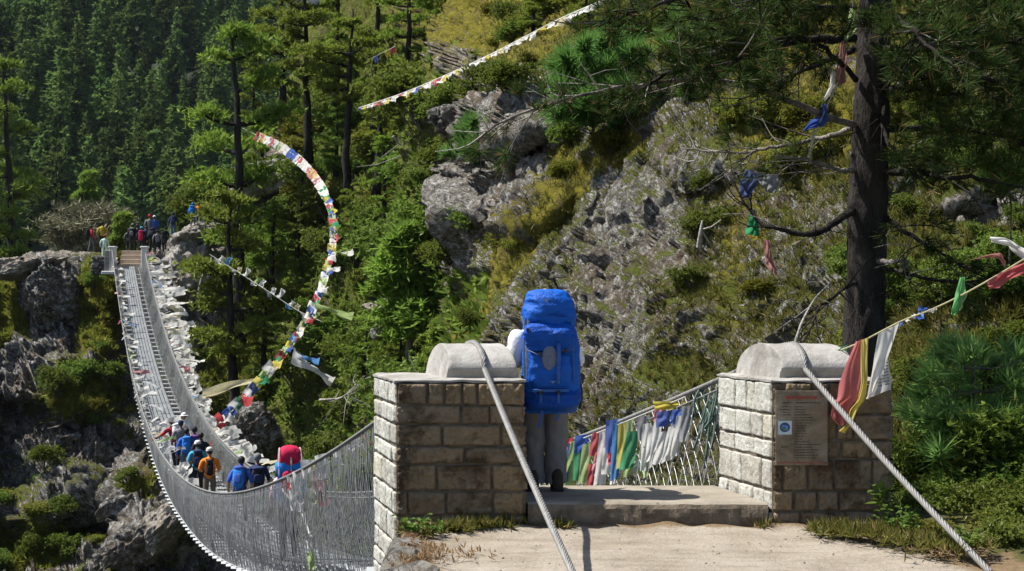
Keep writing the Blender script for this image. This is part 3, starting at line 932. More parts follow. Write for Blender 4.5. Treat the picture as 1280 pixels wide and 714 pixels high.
# far end: steps, posts, mesh gate
m_tan = plainmat('pale_step_stone', (.34, .27, .20), (.50, .42, .33), 3, .9, .5, .02)
st = empty('stone_steps', px(164, 335, YB + .6), 'tan stone steps at the far end of the bridge', 'steps')
for i in range(4):
    a = px(148 + i * 1.5, 334 - i * 5.6, YB + .6 + i * .45); b = px(177, 334 - i * 5.6, YB + .6 + i * .45)
    mb = MB(); mb.box(((a + b) / 2) + [0, .5, .11 - .5], (abs(b[0] - a[0]), 1.0, 1.22 - .02 * i), 0, None, .02); mb.build('step', m_tan, st)
m_white = plainmat('whitewashed_stone', (.55, .54, .52), (.78, .77, .75), 2, .9, .5, .02)
for x, lab in ((141, 'pale square post left of the far bridge steps'), (181, 'pale square post right of the far bridge steps')):
    p0 = px(x, 338, YB + .2)
    t_ = empty('concrete_post', p0, lab, 'post')
    mb = MB(); mb.box(p0 + [0, 0, .65], (.36, .5, 1.5), 0, None, .03); mb.build('shaft', m_white, t_)
    mb = MB(); mb.box(p0 + [0, 0, 1.44], (.46, .6, .12), 0, None, .03); mb.build('cap', m_white, t_)
gt = empty('mesh_gate', px(135, 339, YB - .4), 'grey mesh panel on a white sill beside the far end of the bridge', 'gate')
mb = MB(); a = px(131, 338, YB - .4); b = px(138, 313, YB - .4)
for i in range(9):
    f = i / 8; mb.tube([[a[0] * (1 - f) + b[0] * f, a[1], a[2]], [a[0] * (1 - f) + b[0] * f, a[1], b[2]]], .016, 4)
    z = a[2] * (1 - f) + b[2] * f; mb.tube([[a[0], a[1], z], [b[0], a[1], z]], .016, 4)
mb.build('panel', M_WIRE, gt)
mb = MB(); c = (px(129, 341, YB - .4) + px(146, 341, YB - .4)) / 2; mb.box(c, (.95, .5, .2), 0, None, .03); mb.build('sill', m_white, gt)
# dry-stone retaining wall left of the far end
rw = MB(); rg = random.Random(4)
for x in range(118, 146, 4):
    for y in range(322, 345, 4):
        rw.blob(px(x + rg.uniform(-1, 1), y, YB + .6), (.16, .3, .12), 8, 6, 0, None, .12, .7)
tag(rw.build('retaining_wall', M_BOULDER, None, False, loc=px(130, 345, YB + .6)), 'dark dry stone retaining wall left of the far steps', 'wall')
# ------------------------------------------------------------------ prayer flags and scarves
FC = {'w': flagmat('white_cloth', (.78, .77, .74)), 'b': flagmat('blue_cloth', (.05, .12, .45)), 'r': flagmat('red_cloth', (.50, .06, .07)),
      'g': flagmat('green_cloth', (.05, .30, .13)), 'y': flagmat('yellow_cloth', (.62, .52, .09)), 'p': flagmat('pink_cloth', (.55, .22, .24)),
      'l': flagmat('pale_green_cloth', (.42, .55, .22)), 'c': flagmat('cream_cloth', (.66, .60, .38)), 'k': flagmat('grey_cloth', (.30, .31, .33)),
      'n': flagmat('navy_cloth', (.06, .09, .24)), 'o': flagmat('faded_red_cloth', (.46, .20, .17)), 's': flagmat('sky_blue_cloth', (.12, .30, .62))}


def cloth_patch(mb, A, B, hang, wave=.04, nu=5, nv=6, seed=0, taper=1.0, furl=0.0, twist=0.0):
    """Cloth fixed along A-B with its free side along hang (vector); waves grow away from the fixed edge."""
    A, B, hang = (np.asarray(q, float) for q in (A, B, hang))
    U, V = np.meshgrid(np.linspace(0, 1, nu), np.linspace(0, 1, nv))
    n = np.cross(B - A, hang); n /= np.linalg.norm(n) + 1e-9
    Uc = .5 + (U - .5) * (1 + (taper - 1) * V)
    P = A + (B - A) * Uc[..., None] + hang * V[..., None]
    ph = seed * 2.1
    w = wave * (.25 + V) * (np.sin(U * 5.5 + V * 3 + ph) + .6 * np.sin(V * 7.5 - U * 2 + ph * 1.7))
    P = P + n * w[..., None]
    if furl: P = P + n * (furl * (V ** 2) * (U - .5) * 2)[..., None]
    P[..., 2] += (.35 * wave * np.sin(V * 6 + ph) * U)
    mb.grid(P)


def flag_string(name, label, pts, flags, cord=.012, cat='prayer flags', group=None, extra=None, mid=0.0):
    """pts: polyline of the cord. flags: (s0, s1, colour, hang vector, wave, taper) with s along the cord 0..1."""
    pts = np.asarray(pts, float)
    d = np.concatenate([[0], np.cumsum(np.linalg.norm(np.diff(pts, axis=0), axis=1))]); d /= d[-1]
    at = lambda s: np.array([np.interp(s, d, pts[:, i]) for i in range(3)])
    t = empty(name, pts[0], label, cat, group)
    mb = MB(); mb.tube(pts, cord, 5); mb.build('cord', FC['w'], t)
    for i, (s0, s1, c, h, w, tp) in enumerate(flags):
        mb = MB(); cloth_patch(mb, at(s0) - np.asarray(h) * mid, at(s1) - np.asarray(h) * mid, h, w, 5, 6, i + s0 * 9, tp)
        mb.build('flag', FC[c], t, True)
    for (A, B, h, c, w, tp, fu) in (extra or []):
        mb = MB(); cloth_patch(mb, A, B, h, w, 6, 16, A[0], tp, fu); mb.build('streamer', FC[c], t, True)
    return t


def spline(P, n):
    """Catmull-Rom through control points."""
    P = np.asarray(P, float); P = np.vstack([2 * P[0] - P[1], P, 2 * P[-1] - P[-2]])
    out = []
    k = len(P) - 3
    for s in np.linspace(0, k - 1e-6, n):
        i = int(s); t = s - i; a, b, c, d = P[i:i + 4]
        out.append(.5 * (2 * b + (c - a) * t + (2 * a - 5 * b + 4 * c - d) * t * t + (3 * b - a - 3 * c + d) * t ** 3))
    return np.array(out)


# the great arc of flags blown out to the right
arc_px = [(299, 158, 86), (323, 170, 84), (352, 183, 80), (385, 210, 76), (407, 243, 72), (418, 285, 68), (410, 335, 65), (388, 393, 61), (352, 445, 57), (312, 492, 54), (272, 531, 52)]
arc = spline([px(*q) for q in arc_px], 140)
fl = []; rg = random.Random(12)
cyc = 'bwrgy'
for i in range(98):
    s = .055 + i / 98.0 * .945
    up = s < .42
    c = rg.choice('wwwwwwcrpgy') if up else cyc[i % 5]
    if not up and rg.random() < .3: c = rg.choice('wwls')
    if .20 < s < .24: c = rg.choice('bbr')
    tgt = arc[min(139, int(s * 139) + 1)] - arc[int(s * 139)]; tgt /= np.linalg.norm(tgt)
    wdir = np.array([tgt[2], .25, -tgt[0]]) if up else (np.array([tgt[2], .2, -tgt[0]]) * (-1 if i % 4 == 0 else 1) + np.array([.1, 0, .1])); wdir /= np.linalg.norm(wdir)
    ln = (.50 + .06 * math.sin(i * 2.3)) if up else rg.uniform(.30, .52)
    wdir = wdir + np.array([rg.uniform(-.15, .15), rg.uniform(-.3, .3), rg.uniform(-.2, .2)]) * (.35 if up else .8)
    fl.append((s, min(1, s + .016), c, wdir * ln, .04 if up else .07, 1.0))


def ribbon_ex(x0, y0, Y, x1, y1, w, c, wave=.12, tp=.8, fu=.1):
    a = px(x0, y0, Y); return (a, a + np.array([0.03, .25, w]), px(x1, y1, Y) - a, c, wave, tp, fu)


flag_string('prayer_flag_string', 'long dense arc of many-coloured prayer flags blown out from the bridge to a pine', arc, fl, .015, mid=.4,
            extra=[ribbon_ex(414, 318, 66, 441, 319, .16, 'w'), ribbon_ex(408, 340, 64, 424, 341, .25, 'w'), ribbon_ex(394, 384, 61, 440, 401, .22, 'l', .2),
                   ribbon_ex(366, 443, 57, 384, 459, .25, 'w'), ribbon_ex(364, 452, 57, 416, 480, .24, 'w', .25), ribbon_ex(372, 448, 57, 398, 456, .2, 's', .15),
                   ribbon_ex(330, 478, 55, 252, 496, .22, 'c', .12)])
# upper string across the slope
pts = spline([px(449, 135, 54), px(500, 118, 49), px(551, 97, 44), px(610, 70, 38), px(655, 47, 35.5), px(700, 24, 33.5), px(760, -2, 31.5)], 60)
fl = []
for i in range(44):
    s = .005 + i / 44.5
    c = 'bywwprwywwrwyw'[i % 14] if s < .5 else 'wwwywcw'[i % 7]
    h = np.array([-.13, .1, -.16]) * rg.uniform(.5, 1.2) if s < .5 else np.array([-.07, 0, -.12]) * rg.uniform(.6, 1.5)
    fl.append((s, s + .019, c, h, .04, .9))
flag_string('prayer_flag_string', 'thin string of faded prayer flags rising across the upper slope', pts, fl, .02)
# short string at the little pine over the ravine
pts = spline([px(262, 318, 76), px(305, 345, 75), px(335, 364, 74), px(372, 388, 73), px(402, 402, 72)], 40)
fl = [(.02 + i / 19, .02 + i / 19 + .035, 'wwswcwwlwk'[i % 10], np.array([.2, .05, .30 if i % 3 else -.3]) * rg.uniform(.7, 1.3), .09, .8) for i in range(18)]
flag_string('prayer_flag_string', 'short string of mostly white flags strung between small pines above the ravine', pts, fl, .014)
# bits of flag far up in the trees
pts = spline([px(466, 72, 70), px(478, 66, 70), px(494, 58, 70)], 12)
flag_string('prayer_flag_string', 'scrap of blue, yellow and red flags caught high in the dark pines', pts, [(.0, .2, 'b', np.array([.1, 0, -.3]), .05, .8), (.5, .72, 'y', np.array([.1, 0, -.28]), .05, .8), (.75, .98, 'r', np.array([.1, 0, -.25]), .05, .8)], .01)

# string by the plaque: weighed down flags, then up to the right
Yn = 11.5
K = [px(1043, 441, 12.0), px(1075, 428, 11.6), px(1100, 415, 11.45), px(1130, 400, 11.3), px(1162, 388, 11.2), px(1200, 370, 11.0), px(1240, 348, 10.8), px(1290, 318, 10.5)]
t = empty('prayer_flag_string', K[0], 'string of large prayer flags rising from the plaque pillar, red and yellow then white', 'prayer flags')
mb = MB(); mb.tube(spline(K, 40), .006, 6); mb.build('cord', FC['c'], t)


def flagpoly(rows, c, seed, parent, Yd=11.45, wave=.012, name='flag', nu=7, mats=None, dy=0.0):
    """A hanging cloth given by its left and right edges (photo pixels at its own distance), with folds across its width."""
    rows = np.asarray(rows, float)
    s = np.linspace(0, 1, 26); k_ = np.linspace(0, 1, len(rows))
    E = np.stack([np.interp(s, k_, rows[:, i]) for i in range(4)], -1)
    U = np.linspace(0, 1, nu)
    P = np.zeros((len(s), nu, 3))
    for i in range(len(s)):
        for j in range(nu):
            x = E[i, 0] * (1 - U[j]) + E[i, 2] * U[j]; y = E[i, 1] * (1 - U[j]) + E[i, 3] * U[j]
            P[i, j] = px(x, y, Yd + dy)
            P[i, j, 1] += wave * (math.sin(U[j] * 9 + seed + s[i] * 2) * 1.6 + math.sin(s[i] * 11 + seed * 2 + U[j] * 4)) * (.4 + s[i])
    mb = MB(); mb.grid(P); return mb.build(name, mats or FC[c], parent, True)


flagpoly([(1042, 440, 1060, 430), (1046, 449, 1056, 446), (1051, 455, 1053, 452)], 'g', 1, t, 11.9)
flagpoly([(1070, 427, 1079, 424), (1058, 455, 1076, 450), (1050, 478, 1078, 478), (1047, 498, 1076, 495), (1040, 506, 1064, 508), (1038, 520, 1058, 525), (1046, 530, 1054, 532)], 'r', 2, t, 11.5, .016, nu=12, mats=flagmat('dull_red_cloth', (.50, .13, .13), .3))
flagpoly([(1076, 426, 1085, 422), (1076, 455, 1084, 450), (1076, 480, 1085, 474), (1070, 502, 1082, 500), (1062, 512, 1072, 512), (1058, 530, 1066, 528), (1047, 538, 1058, 543)], 'y', 3, t, 11.45, .014, nu=10)
flagpoly([(1098, 417, 1124, 404), (1092, 445, 1113, 440), (1089, 470, 1104, 462), (1085, 492, 1093, 492), (1083, 499, 1086, 499)], 'w', 4, t, 11.4, .012, nu=9)
wf = flagpoly([(1098, 422, 1108, 432), (1094, 450, 1111, 455), (1088, 475, 1113, 470), (1084, 498, 1114, 487)], 'w', 6, t, 11.52, .006, nu=9, mats=flagmat('thin_white_cloth', (.62, .62, .62), .5))
mb = MB()
for i in range(9):
    for j in range(5):
        if rl.random() < .8:
            a = px(1096 + j * 3 + i * .3, 452 + i * 3.8 - j * .6, 11.455); mb.box(a, (.016, .002, .006))
mb.build('print', M_INK, wf)
for i in range(7):
    a = px(1126 + i * 5, 402 - i * 2.4, 11.3)
    mb = MB(); cloth_patch(mb, a, a + np.array([.03, .02, .012]), np.array([rg.uniform(-.05, .12), rg.uniform(-.08, .08), rg.uniform(-.04, .035)]), .016, 4, 6, i)
    mb.build('flag', FC['bwbwswb'[i]], t, True)
flagpoly([(1200, 347, 1206, 346), (1196, 362, 1206, 362), (1194, 372, 1207, 368), (1189, 386, 1197, 390), (1189, 393, 1193, 394)], 'g', 8, t, 11.0, .012, mats=flagmat('bright_green_cloth', (.10, .42, .10), .4))
flagpoly([(1207, 368, 1210, 366), (1200, 378, 1204, 380), (1198, 386, 1201, 388)], 'l', 9, t, 11.0)
flagpoly([(1234, 352, 1236, 361), (1246, 343, 1250, 360), (1258, 336, 1262, 350), (1282, 326, 1284, 342)], 'r', 10, t, 10.75, .02, nu=8)
flagpoly([(1252, 318, 1258, 330), (1250, 316, 1256, 336), (1236, 318, 1250, 322), (1214, 325, 1230, 322)], 'o', 11, t, 10.75, .012, nu=6)
flagpoly([(1237, 296, 1240, 303), (1256, 297, 1262, 308), (1270, 304, 1274, 322), (1288, 312, 1290, 336)], 'w', 12, t, 10.7, .02, nu=8)

# vertical string hanging in the near pine
Yv = 15.0
K = [px(1067, -8, Yv), px(1064, 20, Yv), px(1056, 60, Yv), px(1048, 100, Yv), px(1036, 128, Yv), px(1024, 155, Yv), px(1014, 180, Yv), px(1012, 205, Yv)]
t = empty('prayer_flag_string', K[0], 'string of five faded flags dangling down beside the big pine trunk', 'prayer flags')
mb = MB(); mb.tube(spline(K, 30), .006, 5); mb.build('cord', FC['w'], t)
flagpoly([(1063, 10, 1070, 14), (1058, 34, 1072, 30), (1056, 50, 1066, 44), (1055, 53, 1058, 52)], 'l', 1, t, Yv, .02)
flagpoly([(1051, 52, 1057, 50), (1048, 75, 1058, 80), (1044, 95, 1056, 92), (1048, 107, 1058, 103)], 'o', 2, t, Yv, .02)
flagpoly([(1040, 88, 1044, 90), (1037, 105, 1044, 106), (1030, 122, 1040, 116), (1029, 126, 1033, 126)], 'w', 3, t, Yv, .02)
flagpoly([(1028, 130, 1033, 130), (1026, 145, 1036, 150), (1014, 150, 1030, 158), (1004, 162, 1014, 160), (1004, 167, 1008, 163)], 'b', 4, t, Yv, .02)
flagpoly([(1016, 162, 1020, 163), (1013, 180, 1017, 184), (1008, 200, 1013, 204)], 'c', 5, t, Yv, .015)


def cloth_thing(label, polys, Yd, cat='cloth'):
    t = empty('torn_cloth', px(polys[0][0][0][0], polys[0][0][0][1], Yd), label, cat)
    for i, (rows, c) in enumerate(polys): flagpoly(rows, c, i * 1.7, t, Yd, .03, 'rag')
    return t


cloth_thing('navy and grey rag caught on the bare end of a pine branch', [([(932, 212, 944, 214), (924, 228, 948, 226), (926, 242, 940, 240), (932, 248, 938, 246)], 'n'), ([(944, 214, 972, 220), (950, 228, 974, 232), (958, 240, 968, 242)], 'k')], 15.2)
cloth_thing('single green flag hanging under the bare pine branch', [([(938, 262, 943, 262), (935, 280, 948, 282), (932, 293, 949, 295)], 'g')], 15.2)
cloth_thing('dusty red strip of cloth lying against the rock face', [([(955, 300, 962, 300), (957, 325, 965, 322), (962, 338, 972, 345)], 'o')], 16.0)
cloth_thing('white scrap of cloth lying on the upper rock face', [([(797, 176, 803, 176), (808, 183, 815, 189), (820, 183, 832, 188), (834, 181, 836, 184)], 'w')], 33.5)


# scarves tied along the bridge cables
def scarf_mesh(L, w, seed):
    mb = MB(); rs = random.Random(seed)
    n = 14; P = np.zeros((n, 3, 3)); a = rs.uniform(-.3, .3); z = 0; x = 0; y = 0; tw = rs.uniform(0, 3); dz = rs.uniform(.1, .5)
    for i in range(n):
        s = i / (n - 1)
        hw = w / 2 * (.35 + .65 * min(1, s * 3)) * (.7 + .5 * rs.random())
        ang = tw + s * rs.uniform(.5, 2.0)
        side = np.array([-.25 * math.sin(a), math.cos(ang), math.sin(ang)]) * hw
        c = np.array([x, y, z]); P[i, 0] = c - side; P[i, 1] = c + [0, 0, .03 * rs.uniform(-1, 1)]; P[i, 2] = c + side
        dz += rs.uniform(-.35, .30); dz = max(-.9, min(.7, dz)); a += rs.uniform(-.25, .25)
        st = L / n; x += st * math.cos(a); y += st * math.sin(a); z += st * dz * .6
    mb.grid(P); return mb


SCV = {}
for c in 'wcplsrbk':
    SCV[c] = [scarf_mesh(1.0, .09 + .025 * i, i * 7 + ord(c)).mesh('silk_scarf', FC[c], smooth=True) for i in range(5)]


def scarf(P, L, az, tilt, c, label, group, roll=0.0):
    o = bpy.data.objects.new('silk_scarf', rg.choice(SCV[c])); COL.objects.link(o)
    o.location = P; o.rotation_euler = (roll, tilt, az); o.scale = (L, .9 + .25 * L, .9 + .25 * L)
    return tag(o, label, 'scarf', group)


for i in range(285):
    t0 = .36 + .63 * (i + rg.random()) / 285
    P = top_cable(1, np.array([t0]))[0] + [0, 0, rg.uniform(-.45, .04)]
    far = t0 > .72
    c = rg.choices('wcplsrbk', (74, 8, 2, 1, 1, 1, 1, 2))[0]
    scarf(P, (rg.uniform(.7, 2.2) if far else rg.uniform(.35, 1.0)) * (1 if c in 'wc' else .6), rg.uniform(-.7, .5), rg.uniform(-.25, .75), c,
          'pale silk scarf tied to the right-hand cable of the bridge, streaming in the wind', 'scarves along the right bridge cable', rg.uniform(-.5, .5))
for i in range(105):
    t0 = .34 + .65 * (i + rg.random()) / 105
    P = top_cable(-1, np.array([t0]))[0] + [0, 0, rg.uniform(-.25, .04)]
    c = rg.choices('wcplsk', (60, 5, 2, 2, 1, 2))[0]
    scarf(P, rg.choice([.25, .35, .4, .5, .6, .9]), rg.uniform(-.9, .7), rg.uniform(-.1, 1.1), c,
          'short white scarf knotted on the left-hand cable of the bridge', 'scarves along the left bridge cable', rg.uniform(-.5, .5))
for (x, y, Yd, L) in ((178, 478, 64, 1.0), (186, 507, 59, .9), (190, 531, 55, 1.1), (199, 530, 54, .8)):
    scarf(px(x, y, Yd), L, -.1, .1, 'w', 'long white scarf blown inward across the walkway from the left cable', 'scarves blown across the walkway')
rags = [(362, 596, 'w', 8, 26), (372, 590, 'w', 14, 30), (384, 575, 'w', 18, 24), (392, 580, 'y', 9, 22), (400, 570, 'w', 14, 30), (397, 592, 'p', 12, 22), (404, 602, 'p', 6, 30), (377, 600, 's', 8, 14), (389, 612, 'l', 10, 18),
        (418, 562, 'w', 9, 18), (428, 560, 'c', 8, 12), (437, 556, 'w', 11, 16), (446, 550, 'w', 9, 12), (455, 546, 'r', 5, 10), (366, 618, 'w', 10, 20), (376, 630, 'w', 8, 12), (398, 606, 'r', 3, 26), (362, 604, 'r', 6, 8), (388, 690, 'l', 10, 22), (386, 676, 'w', 7, 16)]
for i, (x, y, c, w, h) in enumerate(rags):
    Yd = np.interp(x, [340, 460], [23.0, 16.6])
    a = px(x - w / 2, y, Yd); b = px(x + w / 2, y - 2, Yd)
    mb = MB(); cloth_patch(mb, a, b, px(x + rg.uniform(0, 9), y + h, Yd - .1) - (a + b) / 2 * 1.0 if False else np.array([rg.uniform(0, .08), -.06, -h / F * Yd]), .05, 5, 7, i, rg.uniform(.5, 1.1), .05)
    tag(mb.build('tied_rag', FC[c], None, True, loc=a), 'pale weathered rag tied to the near left mesh of the bridge', 'rag', 'rags tied to the near left mesh')
mb = MB(); sp = spline([px(352, 611, 24), px(361, 622, 23.5), px(370, 627, 23), px(376, 634, 22.5), px(384, 660, 21.8), px(390, 672, 21.4)], 40); mb.tube(sp, .02, 5)
tag(mb.build('knotted_scarf', FC['w'], None, True, loc=sp[0]), 'thin twisted white scarf trailing down the near left mesh', 'scarf')

# flags on the near right-hand rail
def rail_pt(x, dz):
    q = np.linspace(0, .2, 1500); C = top_cable(1, q); C[:, 2] -= dz
    X = 640 + F * C[:, 0] / C[:, 1]; i = int(np.argmin(abs(X - x))); return C[i], C[i, 1]


t = empty('prayer_flag_string', rail_pt(705, .1)[0], 'string of bright flags pressed against the mesh between trekker and plaque pillar', 'prayer flags')
Pn = [rail_pt(x, .05)[0] + [-.06, 0, 0] for x in range(703, 868, 6)]
mb = MB(); mb.tube(Pn, .006, 5); mb.build('cord', FC['w'], t)
for (xl, yt_, xr, xb, yb, xb2, c) in ((700, 556, 708, 699, 598, 706, 'w'), (703, 560, 709, 700, 592, 706, 's'), (709, 549, 717, 709, 561, 716, 'r'), (715, 552, 722, 703, 608, 714, 'l'), (720, 548, 730, 718, 600, 728, 'g'),
                                   (722, 545, 737, 720, 566, 730, 'b'), (742, 541, 750, 737, 570, 744, 'r'), (737, 580, 744, 735, 607, 742, 'r'), (750, 540, 760, 742, 606, 756, 'w'), (754, 560, 764, 752, 592, 768, 'w'),
                                   (760, 526, 773, 759, 566, 770, 'b'), (761, 566, 769, 762, 580, 767, 'r'), (775, 530, 785, 772, 586, 780, 'y'), (786, 540, 797, 776, 586, 790, 'g'), (797, 522, 812, 798, 550, 806, 'k'),
                                   (822, 502, 854, 826, 512, 840, 'y'), (820, 510, 830, 818, 526, 826, 'p'), (824, 515, 838, 822, 534, 832, 'b'), (842, 512, 852, 840, 530, 848, 'b'), (812, 534, 828, 806, 578, 814, 'w'), (826, 540, 836, 816, 580, 826, 'w'),
                                   (836, 534, 846, 826, 578, 836, 'w'), (846, 520, 858, 838, 570, 848, 'w'), (702, 550, 712, 697, 606, 704, 'w'), (730, 556, 740, 724, 604, 733, 'l'), (768, 530, 776, 764, 600, 772, 's'), (783, 528, 790, 780, 596, 788, 'l'), (804, 530, 814, 800, 588, 808, 'w'), (818, 528, 828, 811, 584, 820, 'w'), (840, 528, 850, 832, 574, 842, 'w'), (712, 556, 722, 708, 602, 716, 'b'), (853, 508, 866, 850, 552, 858, 'k')):
    p0, Yr = rail_pt((xl + xr) / 2, .1); Yr -= .16
    dw = (xr - xl) * (.04 if c in 'wk' else .20); xl -= dw; xr += dw; xb -= dw; xb2 += dw
    a, b = px(xl, yt_, Yr), px(xr, yt_ - 2, Yr); lo = (px(xb, yb, Yr) + px(xb2, yb, Yr)) / 2 - (a + b) / 2
    mb = MB(); cloth_patch(mb, a, b, lo, .035, 7, 9, xl, (xb2 - xb) / max(4, (xr - xl)), .01); mb.build('flag', FC[c], t, True)
for i in range(22):
    x = rg.uniform(702, 812); p0, Yr = rail_pt(x, rg.uniform(.12, .55)); Yr -= .11 + .03 * rg.random(); y = 383 - (p0[2] - EYE) * F / p0[1]; w_ = rg.uniform(6, 12); h_ = min(rg.uniform(14, 34), 606 - y)
    if h_ < 6: continue
    mb = MB(); cloth_patch(mb, px(x, y, Yr), px(x + w_, y - rg.uniform(0, 5), Yr), np.array([rg.uniform(-.05, .03), -.02, -h_ / F * Yr]), .03, 6, 7, i, rg.uniform(.5, 1.1), .02); mb.build('flag', FC[rg.choice('wwbrglyswp')], t, True)
tg_ = MB()
for i in range(26):
    p0, Yr = rail_pt(rg.uniform(868, 905), rg.uniform(.0, .3)); a = p0 + [rg.uniform(-.05, .05), rg.uniform(-.05, .05), 0]
    tg_.tube(spline([a, a + [rg.uniform(-.06, .06), 0, -.12], a + [rg.uniform(-.1, .1), rg.uniform(-.04, .04), -rg.uniform(.2, .5)]], 7), rg.uniform(.006, .012), 4)
tag(tg_.build('tangled_net', flagmat('green_grey_net', (.16, .26, .22)), None, True, loc=rail_pt(885, 0)[0]), 'grey-green tangle of old netting tied at the plaque pillar', 'netting')

# ------------------------------------------------------------------ people
SKIN = [plainmat('skin_tan', (.30, .17, .11), (.40, .24, .16), 6, .6, .1), plainmat('skin_brown', (.19, .105, .07), (.26, .15, .10), 6, .6, .1)]
HAIR = plainmat('black_hair', (.012, .011, .010), (.035, .03, .028), 30, .5, .6, .01)
SHOE = cloth('boot_leather', (.07, .055, .045))


def person(label, loc, yaw, H, shirt, trousers, hat=None, hatmat=None, lean=0.0, arms='down', step=.18, skin=0, sleeves=True, group=None, turn=0.0, wide=1.14):
    k = H / 1.74
    base = np.asarray(loc, float)
    t = empty('person', base, label, 'person', group)
    J = {}; Rr = {}; E = []; lab = {}

    def add(n, p, r, par=None, m=0):
        J[n] = np.array(p, float); Rr[n] = r
        if par: E.append((par, n)); lab[(par, n)] = m
    add('pelvis', (0, 0, .93), (.135, .115)); add('waist', (0, .0, 1.08), (.15, .12), 'pelvis', 1); add('chest', (0, .01, 1.28), (.185, .13), 'waist', 1)
    add('collar', (0, .0, 1.43), (.105, .085), 'chest', 1); add('neck', (0, .01, 1.50), (.055, .055), 'collar', 0); add('jaw', (0, .03, 1.56), (.062, .075), 'neck', 0)
    add('skull', (0, .012, 1.645), (.078, .095), 'jaw', 0); add('crown', (0, .0, 1.715), (.055, .065), 'skull', 0)
    add('nose', (0, .125, 1.60), (.012, .014), 'skull', 0)
    for s, nm in ((-1, 'l'), (1, 'r')):
        st = step * s
        add('sh' + nm, (.19 * s, 0, 1.385), (.074, .076), 'collar', 1)
        if arms == 'straps': el, wr = ((.33 if s < 0 else .29) * s, -.02, 1.16), (.17 * s, .20, 1.26)
        elif arms == 'rail' and s < 0: el, wr = (-.36, .22, 1.20), (-.56, .36, 1.08)
        elif arms == 'reach' and s < 0: el, wr = (-.42, .05, 1.22), (-.72, .06, 1.10)
        elif arms == 'pole': el, wr = (.25 * s, -.02, 1.14), (.22 * s, .24, 1.08)
        else: el, wr = (.27 * s, -.03 + .05 * s, 1.13), (.28 * s, .10 + .08 * s, .90)
        add('el' + nm, el, (.055, .055), 'sh' + nm, 1 if sleeves else 1); add('wr' + nm, wr, (.030, .030), 'el' + nm, 1 if sleeves else 0)
        d = np.array(wr) - np.array(el); d /= np.linalg.norm(d); q = np.cross(d, [0, 1, 0]); q /= np.linalg.norm(q) + 1e-9
        pm = np.array(wr) + d * .07; add('pa' + nm, pm, (.034, .022), 'wr' + nm, 0)
        for f_, (o_, ln) in enumerate(((-.030, .075), (-.010, .085), (.010, .08), (.028, .065))):
            a = pm + q * o_ * .9 + d * .035; b = a + d * ln * .55 + np.array([0, .012, -.01]); add(f'f{f_}a' + nm, a, (.010, .010), 'pa' + nm, 0); add(f'f{f_}b' + nm, b, (.008, .008), f'f{f_}a' + nm, 0)
        add('th' + nm, np.array(wr) + d * .035 - q * .055 + [0, .02, 0], (.011, .011), 'wr' + nm, 0)
        add('hip' + nm, (.092 * s, 0, .88), (.098, .10), 'pelvis', 2); add('kn' + nm, (.10 * s, st * .55 + .04, .49), (.066, .07), 'hip' + nm, 2)
        add('an' + nm, (.10 * s, st, .10), (.044, .048), 'kn' + nm, 2); add('he' + nm, (.10 * s, st - .03, .045), (.040, .042), 'an' + nm, 3); add('to' + nm, (.11 * s, st + .16, .035), (.042, .030), 'an' + nm, 3)
    c, s_ = math.cos(lean), math.sin(lean)
    names = list(J)
    for n in names:
        if n[:4] not in ('jaw', 'skul', 'crow', 'nose', 'neck') and n[0] != 'f': J[n] = J[n] * np.array([1 + (wide - 1) * .8, 1, 1]); Rr[n] = (Rr[n][0] * wide, Rr[n][1] * wide)
    for n in names:
        p = J[n]
        if p[2] > .95 or (n[:2] in ('wr', 'pa', 'th', 'el') or n[0] == 'f'):
            y, z = p[1], p[2] - .93; J[n] = np.array([p[0], y * c + z * s_, .93 + z * c - y * s_])
    me = bpy.data.meshes.new('skeleton')
    me.from_pydata([J[n] * k for n in names], [(names.index(a), names.index(b)) for a, b in E], [])
    o = bpy.data.objects.new('skeleton', me); COL.objects.link(o)
    md = o.modifiers.new('Skin', 'SKIN'); md.use_smooth_shade = True; md.branch_smoothing = .3
    for i, n in enumerate(names):
        sv = me.skin_vertices[0].data[i]; sv.radius = (Rr[n][0] * k, Rr[n][1] * k); sv.use_root = (n == 'pelvis')
    sb = o.modifiers.new('Sub', 'SUBSURF'); sb.levels = 1; sb.render_levels = 1
    dg = bpy.context.evaluated_depsgraph_get(); bm_ = bpy.data.meshes.new_from_object(o.evaluated_get(dg))
    bpy.data.objects.remove(o); bpy.data.meshes.remove(me)
    bm_.name = 'body'
    C = np.zeros(len(bm_.polygons) * 3); bm_.polygons.foreach_get('center', C); C = C.reshape(-1, 3)
    A = np.array([J[a] * k for a, b in E]); B = np.array([J[b] * k for a, b in E]); W = np.array([(Rr[a][0] + Rr[b][0]) / 2 * k for a, b in E])
    tp = np.clip(((C[:, None] - A) * (B - A)).sum(-1) / (((B - A) ** 2).sum(-1) + 1e-9), 0, 1)
    dd = np.linalg.norm(C[:, None] - (A + (B - A) * tp[..., None]), axis=-1) / W
    mi = np.array([lab[e] for e in E])[dd.argmin(1)]
    mi = np.where((mi == 2) & (C[:, 2] > .97 * k), 1, mi); mi = np.where((mi == 1) & (C[:, 2] < .90 * k) & (np.abs(C[:, 0]) < .17 * k), 2, mi)
    bm_.materials.clear()
    for m in (SKIN[skin], shirt, trousers, SHOE): bm_.materials.append(m)
    bm_.polygons.foreach_set('material_index', mi.astype(np.int32))
    bm_.polygons.foreach_set('use_smooth', np.full(len(mi), True))
    M = np.array(Matrix.Rotation(yaw, 3, 'Z'))
    V = np.zeros(len(bm_.vertices) * 3); bm_.vertices.foreach_get('co', V); V = V.reshape(-1, 3) @ M.T
    V[:, 2] -= V[:, 2].min()
    bm_.vertices.foreach_set('co', V.ravel()); bm_.update()
    b = bpy.data.objects.new('body', bm_); COL.objects.link(b); b.parent = t
